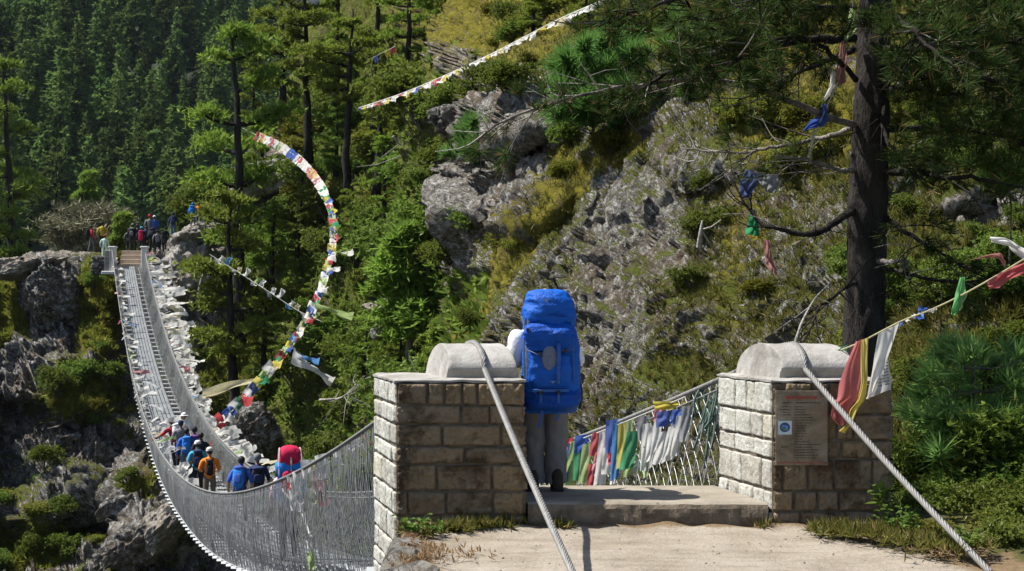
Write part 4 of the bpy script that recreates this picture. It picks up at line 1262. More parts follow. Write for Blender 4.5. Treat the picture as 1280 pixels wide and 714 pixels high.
    W_ = lambda n, d=(0, 0, 0): base + (J[n] * k + np.array(d) * k) @ M.T
    hd = W_('skull', (0, -.012, .012))
    mb = MB()
    hm = hatmat or HAIR
    if hat in (None, 'hair'):
        mb.blob(hd + np.array([0, -.018, .018]) @ M.T * k, np.array([.098, .105, .108]) * k, 14, 10, 0, M, .02); mb.build('hair', HAIR, t, True)
    elif hat == 'beanie':
        mb.blob(hd + [0, 0, .03 * k], np.array([.105, .115, .115]) * k, 14, 10, 0, M, .01); mb.build('beanie', hm, t, True)
    else:
        mb.blob(hd + [0, 0, .045 * k], np.array([.100, .110, .085]) * k, 14, 10, 0, M)
        th = np.linspace(0, 2 * math.pi, 25)[:-1]
        br_ = .155 if hat == 'brim' else .112
        rim = np.array([[math.cos(a) * .104, math.sin(a) * .112, .035] for a in th]); out_ = np.array([[math.cos(a) * br_, math.sin(a) * (br_ + (.09 if hat == 'cap' and math.sin(a) > .2 else 0)), .018] for a in th])
        Pq = np.stack([np.vstack([rim, rim[:1]]), np.vstack([out_, out_[:1]])], 0) * k @ M.T + hd
        mb.grid(Pq); Pq2 = Pq.copy(); Pq2[..., 2] -= .008 * k; mb.grid(Pq2[::-1])
        mb.build('hat', hm, t, True)
        mb = MB(); mb.blob(hd + np.array([0, -.022, -.01]) @ M.T * k, np.array([.093, .098, .085]) * k, 12, 8, 0, M); mb.build('hair', HAIR, t, True)
    return t, (lambda n, d=(0, 0, 0): W_(n, d)), M, k


def backpack(label, at, M, k, col, lidcol=None, size=(.30, .22, .52), mat_roll=None, group=None, lean=0.0, lid_h=.13):
    """Rucksack on a back: at = point between the shoulder blades, M = wearer's turn."""
    w, d, h = (q * k for q in size)
    Ml = M @ np.array(Matrix.Rotation(-lean, 3, 'X'))
    T = lambda x, y, z: at + np.array([x, y, z]) @ Ml.T
    t = empty('backpack', T(0, -d / 2, -h / 2), label, 'backpack', group)
    mb = MB(); mb.blob(T(0, -d / 2 - .05 * k, -.08 * k), (w / 2, d / 2, h / 2), 16, 12, 0, Ml, .02, .55); mb.build('bag', col, t, True)
    mb = MB(); mb.blob(T(0, -d / 2 - .05 * k, h / 2 - .09 * k - (lid_h - .13) * h * .5), (w / 2 * .95, d / 2 * 1.05, h * lid_h), 18, 12, 0, Ml, .02 if lid_h < .2 else .07, .85); mb.build('lid', lidcol or col, t, True)
    mb = MB(); mb.blob(T(0, -d - .05 * k, -.12 * k), (w * .36, d * .16, h * .26), 12, 8, 0, Ml, .02, .6); mb.build('pocket', lidcol or col, t, True)
    if lid_h > .2:
        for s in (-.45, 0, .4):
            mb = MB(); mb.tube(spline([T(s * w, -d * 1.0 - .06 * k, .02 * k), T(s * w, -d * 1.06 - .05 * k, h * .3), T(s * w * .9, -d * .5 - .05 * k, h * .5 + .03 * k), T(s * w * .9, .02 * k, h * .34)], 14), .014 * k, 5)
            mb.build('lashing', FC['w'], t, True)
    for s in (-1, 1):
        mb = MB(); mb.tube(spline([T(s * w * .3, -.07 * k, h * .36), T(s * .13 * k, .03 * k, .17 * k), T(s * .14 * k, .14 * k, .0), T(s * .15 * k, .06 * k, -.18 * k), T(s * w * .4, -.07 * k, -.25 * k)], 14), .022 * k, 6)
        mb.build('strap', cloth('black_webbing', (.03, .03, .035)), t, True)
    if mat_roll is not None:
        mb = MB(); a, b = T(-w * .55, -d * .55 - .05 * k, mat_roll[0] * k), T(w * .55, -d * .55 - .05 * k, mat_roll[0] * k); n = np.linspace(0, 1, 6)[:, None]
        mb.tube(a * (1 - n) + b * n, mat_roll[2] * k, 14); mb.build('sleeping_mat', mat_roll[1], t, True)
    return t


cR, cB, cBl, cO, cY = cloth('red_jacket', (.42, .03, .05)), cloth('bright_blue_cloth', (.03, .20, .62)), cloth('black_cloth', (.022, .024, .03)), cloth('orange_shirt', (.80, .22, .02)), cloth('mustard_jacket', (.45, .33, .04))
cN, cW, cG, cP, cK = cloth('navy_jacket', (.03, .045, .11)), cloth('white_shirt', (.72, .74, .74)), cloth('grey_trousers', (.13, .13, .135)), cloth('purple_jacket', (.14, .05, .22)), cloth('khaki_trousers', (.14, .12, .09))
cM, cT, cPk, cC = cloth('pale_mint_shirt', (.52, .68, .60)), cloth('teal_shirt', (.08, .36, .52)), cloth('pink_shirt', (.70, .45, .50)), cloth('crimson_pack', (.50, .02, .07))
cRB, cGB = cloth('royal_blue_shirt', (.05, .11, .42)), cloth('grey_wool', (.17, .18, .19))


def on_bridge(x, lat):
    q = np.linspace(.12, .8, 3000); P = deck_pt(q, lat); X = 640 + F * P[:, 0] / P[:, 1]
    i = int(np.argmin(abs(X - x))); return P[i], q[i]


YAWB = math.atan2(.241, 1)        # facing along the bridge


def walker(label, x, ytop, lat, *a, extra_yaw=0.0, **kw):
    """A person on the walkway: of the places with the right sideways position, take the one where the head fits the photo."""
    best = None
    for la in np.linspace(-.75, .75, 31):
        P, q = on_bridge(x, la)
        H = (EYE + (383 - ytop) / F * P[1]) - P[2]
        e = abs(H - kw.get('H', 1.72)) + .12 * abs(la - lat)
        if best is None or e < best[0]: best = (e, P, la)
    H = kw.pop('H', 1.72)
    return person(label, best[1], YAWB + extra_yaw, H, *a, **kw)


G = 'walkers on the bridge'
p, W, M, k = walker('person in a red shirt leaning out over the left side of the bridge', 219, 523, -.5, cR, cBl, hat='hair', arms='reach', lean=.35, extra_yaw=.5, sleeves=False, group=G)
backpack('white covered backpack on the person in the red shirt', W('chest', (0, -.08, .03)), M, k, cW, lean=.35)
p, W, M, k = walker('person in a white sun hat and pale top facing up the bridge crowd', 230, 518, .1, cW, cB, hat='brim', hatmat=cW, extra_yaw=2.9, arms='straps', group=G)
p, W, M, k = walker('person in a bright blue shirt behind the red-shirted person', 233, 536, -.3, cRB, cG, hat='hair', group=G)
backpack('bright blue backpack on the person in the blue shirt', W('chest', (0, -.08, .0)), M, k, cB)
walker('person in a grey jacket and dark cap between the red shirt and white sun hat', 226, 527, .35, cGB, cBl, hat='cap', hatmat=cN, group=G)
walker('person in a black jacket half hidden behind the purple one on the bridge', 251, 541, .6, cBl, cG, hat='hair', group=G)
p, W, M, k = walker('person in a purple jacket with dark hair on the bridge', 243, 536, .25, cP, cBl, hat='beanie', hatmat=cloth('dark_wool', (.04, .04, .05)), group=G)
backpack('royal blue backpack on the person in purple', W('chest', (0, -.08, .0)), M, k, cRB, cP)
p, W, M, k = walker('person in a white cap with a teal shirt on the bridge', 247, 553, -.1, cT, cBl, hat='cap', hatmat=cW, sleeves=False, group=G)
backpack('black and teal backpack on the person in the white cap', W('chest', (0, -.08, .0)), M, k, cBl, cN)
p, W, M, k = walker('person in an orange shirt and pale cap on the bridge', 262, 561, -.2, cO, cK, hat='cap', hatmat=cloth('pale_cap', (.60, .58, .54)), sleeves=False, arms='pole', group=G)
backpack('narrow black daypack on the orange shirt', W('chest', (0, -.06, -.03)), M, k, cBl, size=(.20, .16, .44))
p, W, M, k = walker('black-haired person in a blue shirt bending forward on the bridge', 300, 571, 0, cRB, cN, hat='hair', lean=.25, extra_yaw=-.3, sleeves=False, group=G)
backpack('bright blue backpack on the black-haired person', W('chest', (0, -.08, -.02)), M, k, cB, cRB, lean=.25)
p, W, M, k = walker('person in a grey woollen beanie with a navy top on the bridge', 322, 569, .1, cN, cBl, hat='beanie', hatmat=cGB, sleeves=False, group=G)
backpack('black backpack on the person in the grey beanie', W('chest', (0, -.07, -.02)), M, k, cBl, cN, size=(.36, .24, .46))
p, W, M, k = walker('person in a pale pink shirt hidden behind a red and blue pack', 361, 574, -.5, cPk, cBl, hat='hair', group=G, H=1.74)
backpack('tall crimson backpack with bright blue mats on the nearest bridge walker', W('chest', (0, -.10, .20)), M, k, cB, cC, size=(.46, .30, .90), mat_roll=(.13, cB, .12), lid_h=.24)
pole = on_bridge(252, -.5)[0]

GF = 'people at the far end of the bridge'
YF = 97.0
def faruser(label, x, yfeet, ytop, *a, Y=YF, **kw):
    H = (yfeet - ytop) / F * Y
    return person(label, px(x, yfeet, Y), kw.pop('yaw', 0.0), H, *a, group=GF, **kw)


p, W, M, k = faruser('person in a red jacket standing left of the far steps', 114, 315, 282, cR, cG, hat='hair', yaw=-1.2, skin=1)
backpack('black backpack on the person in the red jacket at the far end', W('chest', (0, -.08, 0)), M, k, cBl)
faruser('person in a mustard jacket standing behind the far left wall', 128, 312, 278, cY, cBl, hat='beanie', hatmat=cBl, Y=99.5)
faruser('small person in a red cap and pale mint shirt by the far left post', 130.5, 322, 294, cM, cM, hat='cap', hatmat=cR, Y=96.2, lean=.1)
p, W, M, k = faruser('person in dark clothes with a black pack, left of the group above the far steps', 166, 316, 280, cBl, cBl, hat='cap', hatmat=cGB, Y=98)
backpack('black backpack with grey lid on the left of the far group', W('chest', (0, -.08, 0)), M, k, cBl, cGB)
p, W, M, k = faruser('person in navy beside the crimson pack at the far steps', 172, 315, 281, cN, cBl, hat='hair', Y=98.8)
p, W, M, k = faruser('person with a slim crimson pack in the middle of the far group', 177, 317, 284, cBl, cBl, hat='cap', hatmat=cT, Y=97.2)
backpack('slim crimson backpack in the middle of the far group', W('chest', (0, -.09, -.05)), M, k, cR, cC, size=(.28, .2, .62))
p, W, M, k = faruser('taller person with red headwear at the back of the far group', 187, 303, 269, cGB, cN, hat='beanie', hatmat=cR, Y=103)
p, W, M, k = faruser('person in white headwear beside the red one in the far group', 193, 303, 270, cRB, cN, hat='cap', hatmat=cW, Y=103)
p, W, M, k = faruser('stooping porter with a big black load at the far steps', 190, 316, 284, cBl, cBl, hat='beanie', hatmat=cBl, lean=.3, Y=98)
backpack('big black load on the stooping porter at the far steps', W('chest', (0, -.1, 0)), M, k, cBl, size=(.5, .34, .66), lean=.3)
p, W, M, k = faruser('person in dark clothes right of the porter at the far steps', 202, 317, 290, cBl, cBl, hat='hair', Y=98, lean=.15)
p, W, M, k = faruser('person in navy climbing the path beside the pale rock', 216.5, 298, 266, cN, cloth('jeans', (.10, .16, .27)), hat='beanie', hatmat=cN, Y=101, yaw=.2)
backpack('navy backpack on the person climbing beside the pale rock', W('chest', (0, -.08, 0)), M, k, cN)
for (x_, yf_, yt2, c_, h_, Y_, lab_) in ((182.5, 315, 283, cN, 'hair', 99.2, 'person in navy behind the crimson pack in the far group'), (196.5, 318, 288, cGB, 'beanie', 97.6, 'person in grey low at the right of the far group'), (207, 312, 284, cBl, 'cap', 98.6, 'person in black rightmost of the group above the far steps'), (161, 316, 286, cG, 'hair', 98.8, 'person in dark grey leftmost of the group above the far steps')):
    faruser(lab_, x_, yf_, yt2, c_, cBl, hat=h_, hatmat=cBl, Y=Y_, yaw=rg.uniform(-1, 1))
p, W, M, k = faruser('person with a blue pack highest on the path at the far rock', 241, 283, 254, cB, cG, hat='cap', hatmat=cB, Y=93.5)
backpack('bright blue backpack highest on the path at the far rock', W('chest', (0, -.09, 0)), M, k, cB, size=(.42, .26, .6))
p, W, M, k = faruser('person in an orange jacket highest on the path at the far rock', 248.5, 281, 254, cO, cN, hat='hair', Y=93.9)

# the trekker on the threshold
YT = 12.42
m_trou, nt, out = new_mat('grey_hiking_trousers')
v = stretch(nt, 1, 1, .45)
fo = noise_(nt, 9, 5, .6, v, 1.2)
bsdf(nt, out, ramp(nt, noise_(nt, 3, 4, .6, v), [(.3, (.135, .135, .142)), (.7, (.20, .20, .208))]), .85, bump(nt, fo, .8, .03), .2)
tx = px(681, 0, YT)[0]
p, W, M, k = person('person standing on the step with grey trousers and white sleeves, seen from behind', (tx, YT, .2), -.02, 1.60, cW, m_trou, hat='cap', hatmat=cW, arms='straps', step=.05, wide=1.0)
# loose trousers over the legs
mb = MB()
for s in (-1, 1):
    zs = np.linspace(.062, .93, 34); n = 28
    P = np.zeros((len(zs), n + 1, 3))
    for i, z in enumerate(zs):
        f = (z - .05) / .88
        cx_ = s * (.098 - .004 * f); cy_ = .012 + .02 * math.sin(f * 3)
        rx = np.interp(f, [0, .03, .1, .45, .8, 1], [.096, .102, .098, .102, .114, .106]); ry = np.interp(f, [0, .1, .45, .8, 1], [.095, .088, .095, .125, .118])
        for j in range(n + 1):
            a = 2 * math.pi * j / n
            q = np.array([math.cos(a) * 1.3 + s * 5, math.sin(a) * 1.3, z * 4])
            w = 1 + .16 * float(fbm(q[None] * np.array([1, 1, 2.6]), 3)[0]) * (1.3 - f) + .035 * math.sin(z * 46 + 3 * math.sin(a * 2 + s)) * math.exp(-((f - .12) / .13) ** 2) + .03 * math.sin(z * 30 + a * 2) * math.exp(-((f - .5) / .15) ** 2)
            P[i, j] = [tx + k * (cx_ + rx * w * math.cos(a)), YT + k * (cy_ + ry * w * math.sin(a)), .2 + k * z]
    mb.grid(P)
mb.build('trousers', m_trou, p, True)
for s in (-1, 1):
    mb = MB(); c_ = W('el' + 'lr'[s > 0])
    for a, b, r0, r1 in (('sh', 'el', .078, .064), ('el', 'wr', .064, .045)):
        A_, B_ = W(a + 'lr'[s > 0]), W(b + 'lr'[s > 0]); n = np.linspace(0, 1, 9)[:, None]
        mb.tube(A_ * (1 - n) + B_ * n, np.linspace(r0, r1, 9) * k * (1 + .06 * np.sin(np.arange(9) * 2.2)), 12, noise=.05)
    mb.blob(c_, .066 * k, 12, 8, 0, None, .03)
    mb.build('sleeve', cW, p, True)

m_boot = cloth('dark_boot_leather', (.05, .04, .034))
for s in (-1, 1):
    mb = MB(); f_ = np.array([tx + s * .10, YT + .03, .2 + .05])
    mb.blob(f_, (.055, .145, .062), 16, 10, 0, None, .02, .75); mb.blob(f_ + [0, -.06, .055], (.05, .065, .075), 14, 8, 0, None, .02, .8); mb.build('boot', m_boot, p, True)
    mb = MB(); mb.box(f_ + [0, 0, -.042], (.105, .285, .016), 0, None, .004); mb.build('sole', cBl, p)
# the tall blue pack
def pack_fabric(name, c, wr=1.0):
    m, nt, out = new_mat(name)
    v = stretch(nt, 1, 1, 1)
    f = noise_(nt, 7, 6, .6, v, 1.4); f2 = noise_(nt, 22, 4, .55, v, .8)
    wv = N(nt, 'ShaderNodeTexChecker', Scale=220.0); wv.inputs[1].default_value = (1, 1, 1, 1); wv.inputs[2].default_value = (.82, .82, .82, 1)
    nt.links.new(v, wv.inputs[0])
    col = mixc(nt, 1.0, ramp(nt, noise_(nt, 3, 4, .6, v), [(.3, tuple(q * .82 for q in c)), (.7, tuple(min(1, q * 1.15) for q in c))]), wv.outputs[0], 'MULTIPLY')
    p_ = bsdf(nt, out, col, .55, bump(nt, math_(nt, 'ADD', f, math_(nt, 'MULTIPLY', f2, .35)), .75 * wr, .035), .35)
    p_.inputs['Specular IOR Level'].default_value = .2
    return m


m_pk, m_pk2, m_pkd = pack_fabric('blue_ripstop', (.004, .10, .50)), pack_fabric('blue_ripstop_pocket', (.003, .078, .43), 1.3), pack_fabric('dark_blue_ripstop', (.003, .055, .32))
m_strap = cloth('blue_webbing', (.04, .12, .38), scale=40); m_gs = cloth('grey_webbing', (.28, .32, .36), scale=40); m_buckle = plainmat('black_plastic', (.02, .02, .022), (.04, .04, .045), 30, .4)
bx, by = px(687, 0, 12.2)[0], 12.17
pk = empty('trekking_pack', (bx, by, .85), 'tall bright blue trekking pack covering the back of the person on the step', 'backpack')
PXZ = lambda y: EYE + (383 - y) / F * 12.1


def loft(secs, n=48, p_=.72, wr=.012, seed=0, ends=True):
    """secs: (z, half width, half depth, y offset, x offset) rings of a rounded-box section."""
    mb = MB(); secs = np.asarray(secs, float); z = np.linspace(0, 1, 44); kk = np.linspace(0, 1, len(secs))
    S = np.stack([np.interp(z, kk, secs[:, i]) for i in range(5)], -1)
    for _ in range(2): S[1:-1] = (S[:-2] + 2 * S[1:-1] + S[2:]) / 4
    th = np.linspace(0, 2 * math.pi, n + 1); sg = lambda w: np.sign(w) * np.abs(w) ** p_
    P = np.stack([bx + S[:, 4:5] + S[:, 1:2] * sg(np.cos(th))[None], by + S[:, 3:4] + S[:, 2:3] * sg(np.sin(th))[None], S[:, 0:1] + 0 * th[None]], -1)
    nn = np.stack([np.cos(th), np.sin(th), 0 * th], -1)[None]
    Q = P * np.array([5, 5, 7]) + seed
    d = 1.5 * wr * (fbm(Q, 3) + .8 * ridged(P * np.array([4, 4, 14]) + seed, 2) * .5)
    d[:, -1] = d[:, 0]
    P = P + nn * d[..., None]
    mb.grid(P)
    if ends:
        for ring, f in ((P[0, :-1], 1), (P[-1, :-1], -1)):
            c = ring.mean(0); m = len(ring); mb.add(np.vstack([ring, c]), np.array([[a, (a + 1) % m, m][::-f] for a in range(m)]))
    return mb


loft([(.845, .17, .10, .03, .0), (.86, .205, .13, .02, .005), (.95, .232, .16, 0, .01), (1.08, .228, .165, 0, .012), (1.3, .222, .16, 0, .008), (1.5, .205, .15, 0, .0), (1.62, .195, .14, .01, -.005), (1.66, .17, .11, .01, -.005)], seed=1).build('main_bag', m_pk, pk, True)
loft([(PXZ(405), .195, .155, -.015, -.004), (PXZ(398), .208, .172, -.02, -.004), (PXZ(385), .205, .172, -.02, -.006), (PXZ(372), .185, .155, -.01, -.008), (PXZ(364), .15, .12, 0, -.01), (PXZ(361.5), .08, .06, 0, -.01)], seed=3, wr=.014).build('lid', m_pk, pk, True)
# lid seam piping
a = np.linspace(.08, .92, 30)
mb = MB(); mb.tube(np.stack([bx - .004 + .20 * np.cos(math.pi * a), by - .195 + 0 * a + .10 * np.abs(np.cos(math.pi * a)) ** 4, PXZ(402) + .055 * np.sin(math.pi * a)], -1), .006, 6); mb.build('lid_piping', m_pkd, pk, True)
loft([(PXZ(438), .165, .05, -.16, 0), (PXZ(430), .185, .062, -.165, 0), (PXZ(418), .185, .066, -.165, 0), (PXZ(408), .17, .05, -.155, 0), (PXZ(404), .14, .03, -.15, 0)], seed=5, wr=.02, p_=.7).build('top_pocket', m_pk2, pk, True)
loft([(PXZ(484), .15, .035, -.155, .0), (PXZ(476), .168, .05, -.16, .0), (PXZ(458), .168, .052, -.16, .0), (PXZ(445), .155, .045, -.155, .0), (PXZ(440), .13, .02, -.15, .0)], seed=7, wr=.012, p_=.6).build('front_pocket', m_pk, pk, True)
loft([(PXZ(514), .17, .11, -.02, .015), (PXZ(508), .215, .15, -.03, .015), (PXZ(494), .225, .165, -.03, .012), (PXZ(487), .21, .14, -.025, .01)], seed=9, wr=.016, p_=.62).build('bottom_compartment', m_pkd, pk, True)
mb = MB(); c = np.array([px(687, 0, 12.0)[0], by - .214, PXZ(447)])
mb.blob(c, (.062, .012, .098), 22, 8); mb.build('grey_oval', cloth('grey_oval_cloth', (.15, .17, .24), scale=60), pk, True)  # plain grey oval on the pack front
mb = MB(); mb.tube([c + [.07, -.004, .12], c + [.072, -.02, .02], c + [.066, -.012, -.13], c + [.062, -.02, -.20]], .018, 6); mb.build('compression_strap', m_strap, pk, True)


def strap_(pts, r0, m, name='strap'):
    mb = MB(); P = spline(pts, 16); n = len(P)
    mb.grid(np.stack([P + [-r0, 0, 0], P + [0, -.004, 0], P + [r0, 0, 0]], 0)); mb.build(name, m, pk, True)


f_ = by - .195
strap_([(bx - .17, f_ + .03, PXZ(398)), (bx - .185, f_ + .03, PXZ(425)), (bx - .178, f_ + .03, PXZ(470))], .010, m_gs)
strap_([(bx - .20, f_ + .06, PXZ(400)), (bx - .208, f_ + .05, PXZ(440)), (bx - .20, f_ + .05, PXZ(478))], .008, m_gs)
strap_([(bx + .175, f_ + .03, PXZ(400)), (bx + .182, f_ + .04, PXZ(432)), (bx + .19, f_ + .04, PXZ(478))], .009, m_strap)
strap_([(bx - .19, f_ + .01, PXZ(436)), (bx - .08, f_ - .035, PXZ(443)), (bx, f_ - .04, PXZ(441)), (bx + .10, f_ - .03, PXZ(438)), (bx + .19, f_ + .02, PXZ(436))], .006, m_gs)
for dx in (-.075, .065):
    strap_([(bx + dx, f_ - .005, PXZ(486)), (bx + dx, f_ - .012, PXZ(500)), (bx + dx + .01, f_ + .06, PXZ(514)), (bx + dx - .015, f_ + .09, PXZ(534 if dx < 0 else 526))], .010, m_strap)
mb = MB(); mb.box((bx, f_ - .015, PXZ(487)), (.30, .02, .022), 0, None, .004); mb.build('webbing_band', m_strap, pk)
for x_, y_ in ((-.178, 412), (-.08, 442), (.12, 438), (.02, 420), (-.075, 489), (.065, 489)):
    mb = MB(); mb.box((bx + x_, f_ - .035, PXZ(y_)), (.026, .014, .03), 0, None, .003); mb.build('buckle', m_buckle if y_ != 420 else m_gs, pk)
# hip belt ends and right edge strap
mb = MB(); mb.tube(spline([(bx + .22, by + .05, PXZ(470)), (bx + .255, by + .02, PXZ(490)), (bx + .24, by, PXZ(512))], 12), .014, 6); mb.build('hip_strap', m_buckle, pk, True)


def bird_mark(cx_, cz_, w, dep):
    """Pale bird-like swoosh: two wings meeting over a small tail."""
    mb = MB()
    for s in (-1, 1):
        n = np.linspace(0, 1, 8)
        up = np.stack([cx_ + s * w * n, dep + 0 * n, cz_ + w * (.42 * n - .30 * n * n + .12)], -1); lo = np.stack([cx_ + s * w * n * .92, dep + 0 * n, cz_ + w * (-.22 + .62 * n - .20 * n * n)], -1)
        mb.grid(np.stack([lo, up], 0)[::s]); 
    mb.add([(cx_ - w * .3, dep, cz_ - w * .1), (cx_ + w * .3, dep, cz_ - w * .1), (cx_, dep, cz_ - w * .62)], np.array([[0, 1, 2]]))
    mb.build('emblem', m_gs, pk)


bird_mark(px(683, 0, 12.0)[0], PXZ(375), .036, by - .229); bird_mark(px(691, 0, 12.0)[0], PXZ(476), .024, by - .243)
mb = MB(); mb.blob((bx - .262, by + .06, PXZ(436)), (.075, .10, .15), 16, 12, 0, None, .04, .8)
tag(mb.build('white_bag', cloth('white_sack', (.74, .74, .75), .12), None, True, loc=(bx - .25, by + .06, PXZ(440))), 'white cloth bundle held at the left of the blue pack', 'bag')
# ------------------------------------------------------------------ trees
def blades(mb, C, nper, L, w, rs, up=.35, mat=0, cup=None, flat=.55):
    """Tufts: nper thin pointed leaves radiating from each centre."""
    n = len(C); C = np.repeat(C, nper, 0); m = n * nper
    d = rs.normal(size=(m, 3)); d[:, 2] = d[:, 2] * .8 + up
    if cup is not None: d = d * .75 + np.repeat(cup, nper, 0)
    d /= np.linalg.norm(d, axis=1)[:, None]
    s = np.cross(d, np.array([-.35, -.15, 1.0]) + flat * rs.normal(size=(m, 3))); s /= np.linalg.norm(s, axis=1)[:, None]
    l = (L * rs.uniform(.6, 1.25, m))[:, None]; ww = (w * rs.uniform(.7, 1.3, m))[:, None]
    V = np.stack([C - s * ww * .35, C + d * l * .45 - s * ww, C + d * l, C + d * l * .45 + s * ww, C + s * ww * .35], 1)
    # one connected strip per blade, islands kept per blade
    i = np.arange(m)[:, None] * 5
    mb.add(V.reshape(-1, 3), (np.hstack([i, i + 1, i + 3, i + 4]), np.hstack([i + 1, i + 2, i + 3])), mat)


def pine_proto(seed, h, spread, lo=.30, dens=1.0, kind='pine', bark=None, leaf=None):
    """A mountain pine: bent trunk, uneven whorls of limbs, foliage in layered pads of needle tufts."""
    rs = np.random.default_rng(seed)
    t = empty('pine_tree' if kind == 'pine' else 'small_conifer', (0, 0, 0))
    zt = np.linspace(0, 1, 16); bend = np.cumsum(rs.normal(0, .005, (16, 2)), 0) * h
    TP = np.stack([bend[:, 0], bend[:, 1], zt * h], -1); TP[:, :2] -= TP[0, :2]; TP[0, 2] = -.6
    mb = MB(); mb.tube(TP, np.interp(zt, [0, .05, 1], [.032, .024, .004]) * h, 8, noise=.1); mb.build('trunk', bark or M_BARK, t, True)
    lm = MB(); cr = MB()
    z = lo; pads = []
    while z < .985:
        f = (z - lo) / (1 - lo)
        env = spread * (math.sin(min(1, f * 1.6 + .22) * math.pi * .5) * (1 - f) ** (.62 if kind == 'pine' else .85) + .05)
        for q in range(rs.integers(2, 5) if kind == 'pine' else rs.integers(4, 7)):
            az = rs.uniform(0, 2 * math.pi); L = env * rs.uniform(.45, 1.15)
            if L < .25: L = .25
            base = np.array([np.interp(z, zt, TP[:, i]) for i in range(3)])
            dz = (rs.uniform(-.08, .22) if kind == 'pine' else rs.uniform(-.25, -.02)) + .35 * f
            dr = np.array([math.cos(az), math.sin(az), dz]); e = base + dr * L + [0, 0, .12 * L]
            mid = base + dr * L * .5 + [0, 0, -.04 * L]
            P = spline([base, mid, e], 7); lm.tube(P, np.linspace(.010, .003, 7) * h * (.5 + .5 * (1 - f)), 4, cap=False)
            npad = max(2, int(L * 1.9))
            for _ in range(npad):
                s = rs.uniform(.38, 1.05); c = base * (1 - s) + e * s
                side = np.array([-dr[1], dr[0], 0]) * rs.normal(0, .25) * L * .6
                pads.append((c + side, .16 * L + .25))
        z += (rs.uniform(.045, .095) if kind == 'pine' else rs.uniform(.03, .06)) * (14 / h) ** .3
    for c, r in pads:
        n = int((26 if kind == 'pine' else 17) * dens * (r / .5) ** 1.2) + 5
        q = rs.normal(size=(n, 3)) * np.array([.62, .62, .16]) * r; q[:, 2] -= .35 * (q[:, 0] ** 2 + q[:, 1] ** 2) / r * .6
        blades(cr, c + q, 7, .27, .030, rs, .55)
    lm.build('limbs', bark or M_BARK, t)
    cr.build('crown', leaf or M_PINE, t)
    return t


def far_proto(seed, h, rad, dens=1.0):
    rs = np.random.default_rng(seed); mb = MB()
    mb.tube([[0, 0, -2], [0, 0, h * .95]], [h * .02, .02], 6, 0)
    z = .05; C, D_ = [], []
    while z < 1.0:
        env = rad * ((1 - z) ** .72) * (.72 + .5 * rs.random()) + .10
        for q in range(max(3, int(env * 3.0))):
            az = rs.uniform(0, 6.283); L = env * rs.uniform(.6, 1.2); c, s = math.cos(az), math.sin(az)
            zz = z * h + rs.uniform(-.3, .3); dp = rs.uniform(.05, .35)
            for j in range(max(2, int(L * 2.2 * dens))):
                f = .22 + .78 * rs.random(); w = rs.normal(0, .16) * L * f
                C.append([c * L * f - s * w, s * L * f + c * w, zz - dp * L * f * f + .10 * L * f + rs.normal(0, .08)]); D_.append([c * .9, s * .9, -.05])
        z += .62 / h * rs.uniform(.7, 1.2)
    blades(mb, np.array(C), 4, .95 / dens ** .5, .20 / dens ** .5, rs, .0, 1, np.array(D_), .35)
    return mb.mesh('far_conifer', [M_BARK, M_FAR])


# far forest: single trees on the mountainside
FARM = [far_proto(50 + i, 13 + i % 3, 3.0 + .35 * (i % 4), 1.5) for i in range(7)]
rf = random.Random(21)
spots = []
tries = 0
while len(spots) < 285 and tries < 60000:
    tries += 1
    x, y = rf.uniform(-25, 470), rf.uniform(-30, 345)
    if x > 300 and y > 260: continue
    P, n_, _, _ = surf('far_hillside', x, y)
    X = 640 + F * P[0] / P[1]; Yp = 383 - F * (P[2] - EYE) / P[1]
    md = 20.5 * math.sqrt(P[1] / 300) * (300 / P[1])
    if all((X - a) ** 2 + ((Yp - b) * .62) ** 2 > md * md for a, b, *_ in spots): spots.append((X, Yp, P))
for X, Yp, P in spots:
    o = bpy.data.objects.new('far_conifer', rf.choice(FARM)); COL.objects.link(o)
    o.location = P + [0, 0, -.5]; s = rf.uniform(.9, 1.5); o.scale = (s * rf.uniform(.9, 1.1), s * rf.uniform(.9, 1.1), s * rf.uniform(.9, 1.15)); o.rotation_euler = (rf.uniform(-.04, .04), rf.uniform(-.04, .04), rf.uniform(0, 6.28))
    tag(o, 'dark green conifer in the forest on the far mountainside', 'tree', 'conifers of the far forest')
# what lies beyond: the rest of the forest as one mass of small trees
rem = MB(); REM = []
for i in range(3):
    me_ = far_proto(80 + i, 13, 3.2, .45); V = np.zeros(len(me_.vertices) * 3); me_.vertices.foreach_get('co', V)
    fs = [list(p_.vertices) for p_ in me_.polygons if p_.material_index == 1]
    REM.append((V.reshape(-1, 3), np.array([f for f in fs if len(f) == 4]), np.array([f for f in fs if len(f) == 3]))); bpy.data.meshes.remove(me_)
for i in range(900):
    x, y = rf.uniform(-150, 600), rf.uniform(-230, 340)
    P, n_, _, _ = surf('far_hillside', x, y)
    X = 640 + F * P[0] / P[1]
    if -30 < X < 420 and i % 9: continue
    V, q1, q2 = REM[i % 3]; s = rf.uniform(.7, 1.2); a0 = rf.uniform(0, 6.28); ca_, sa_ = math.cos(a0), math.sin(a0)
    rem.add(np.stack([V[:, 0] * ca_ - V[:, 1] * sa_, V[:, 0] * sa_ + V[:, 1] * ca_, V[:, 2]], -1) * s + P, (q1, q2))
tag(rem.build('far_forest', M_FAR), kind='stuff')

# mid-distance pines on the ravine slopes
PROTO = [pine_proto(100 + i, 10, sp, lo, dn) for i, (sp, lo, dn) in enumerate(((2.3, .30, 1.0), (2.7, .42, .9), (2.0, .18, 1.1), (3.0, .5, 1.0), (2.4, .10, 1.2), (2.1, .38, .8)))]
PROTS = [pine_proto(130 + i, 3.2, 1.25, .08, 1.5, 'fir', M_BARK2) for i in range(3)]
used = set()
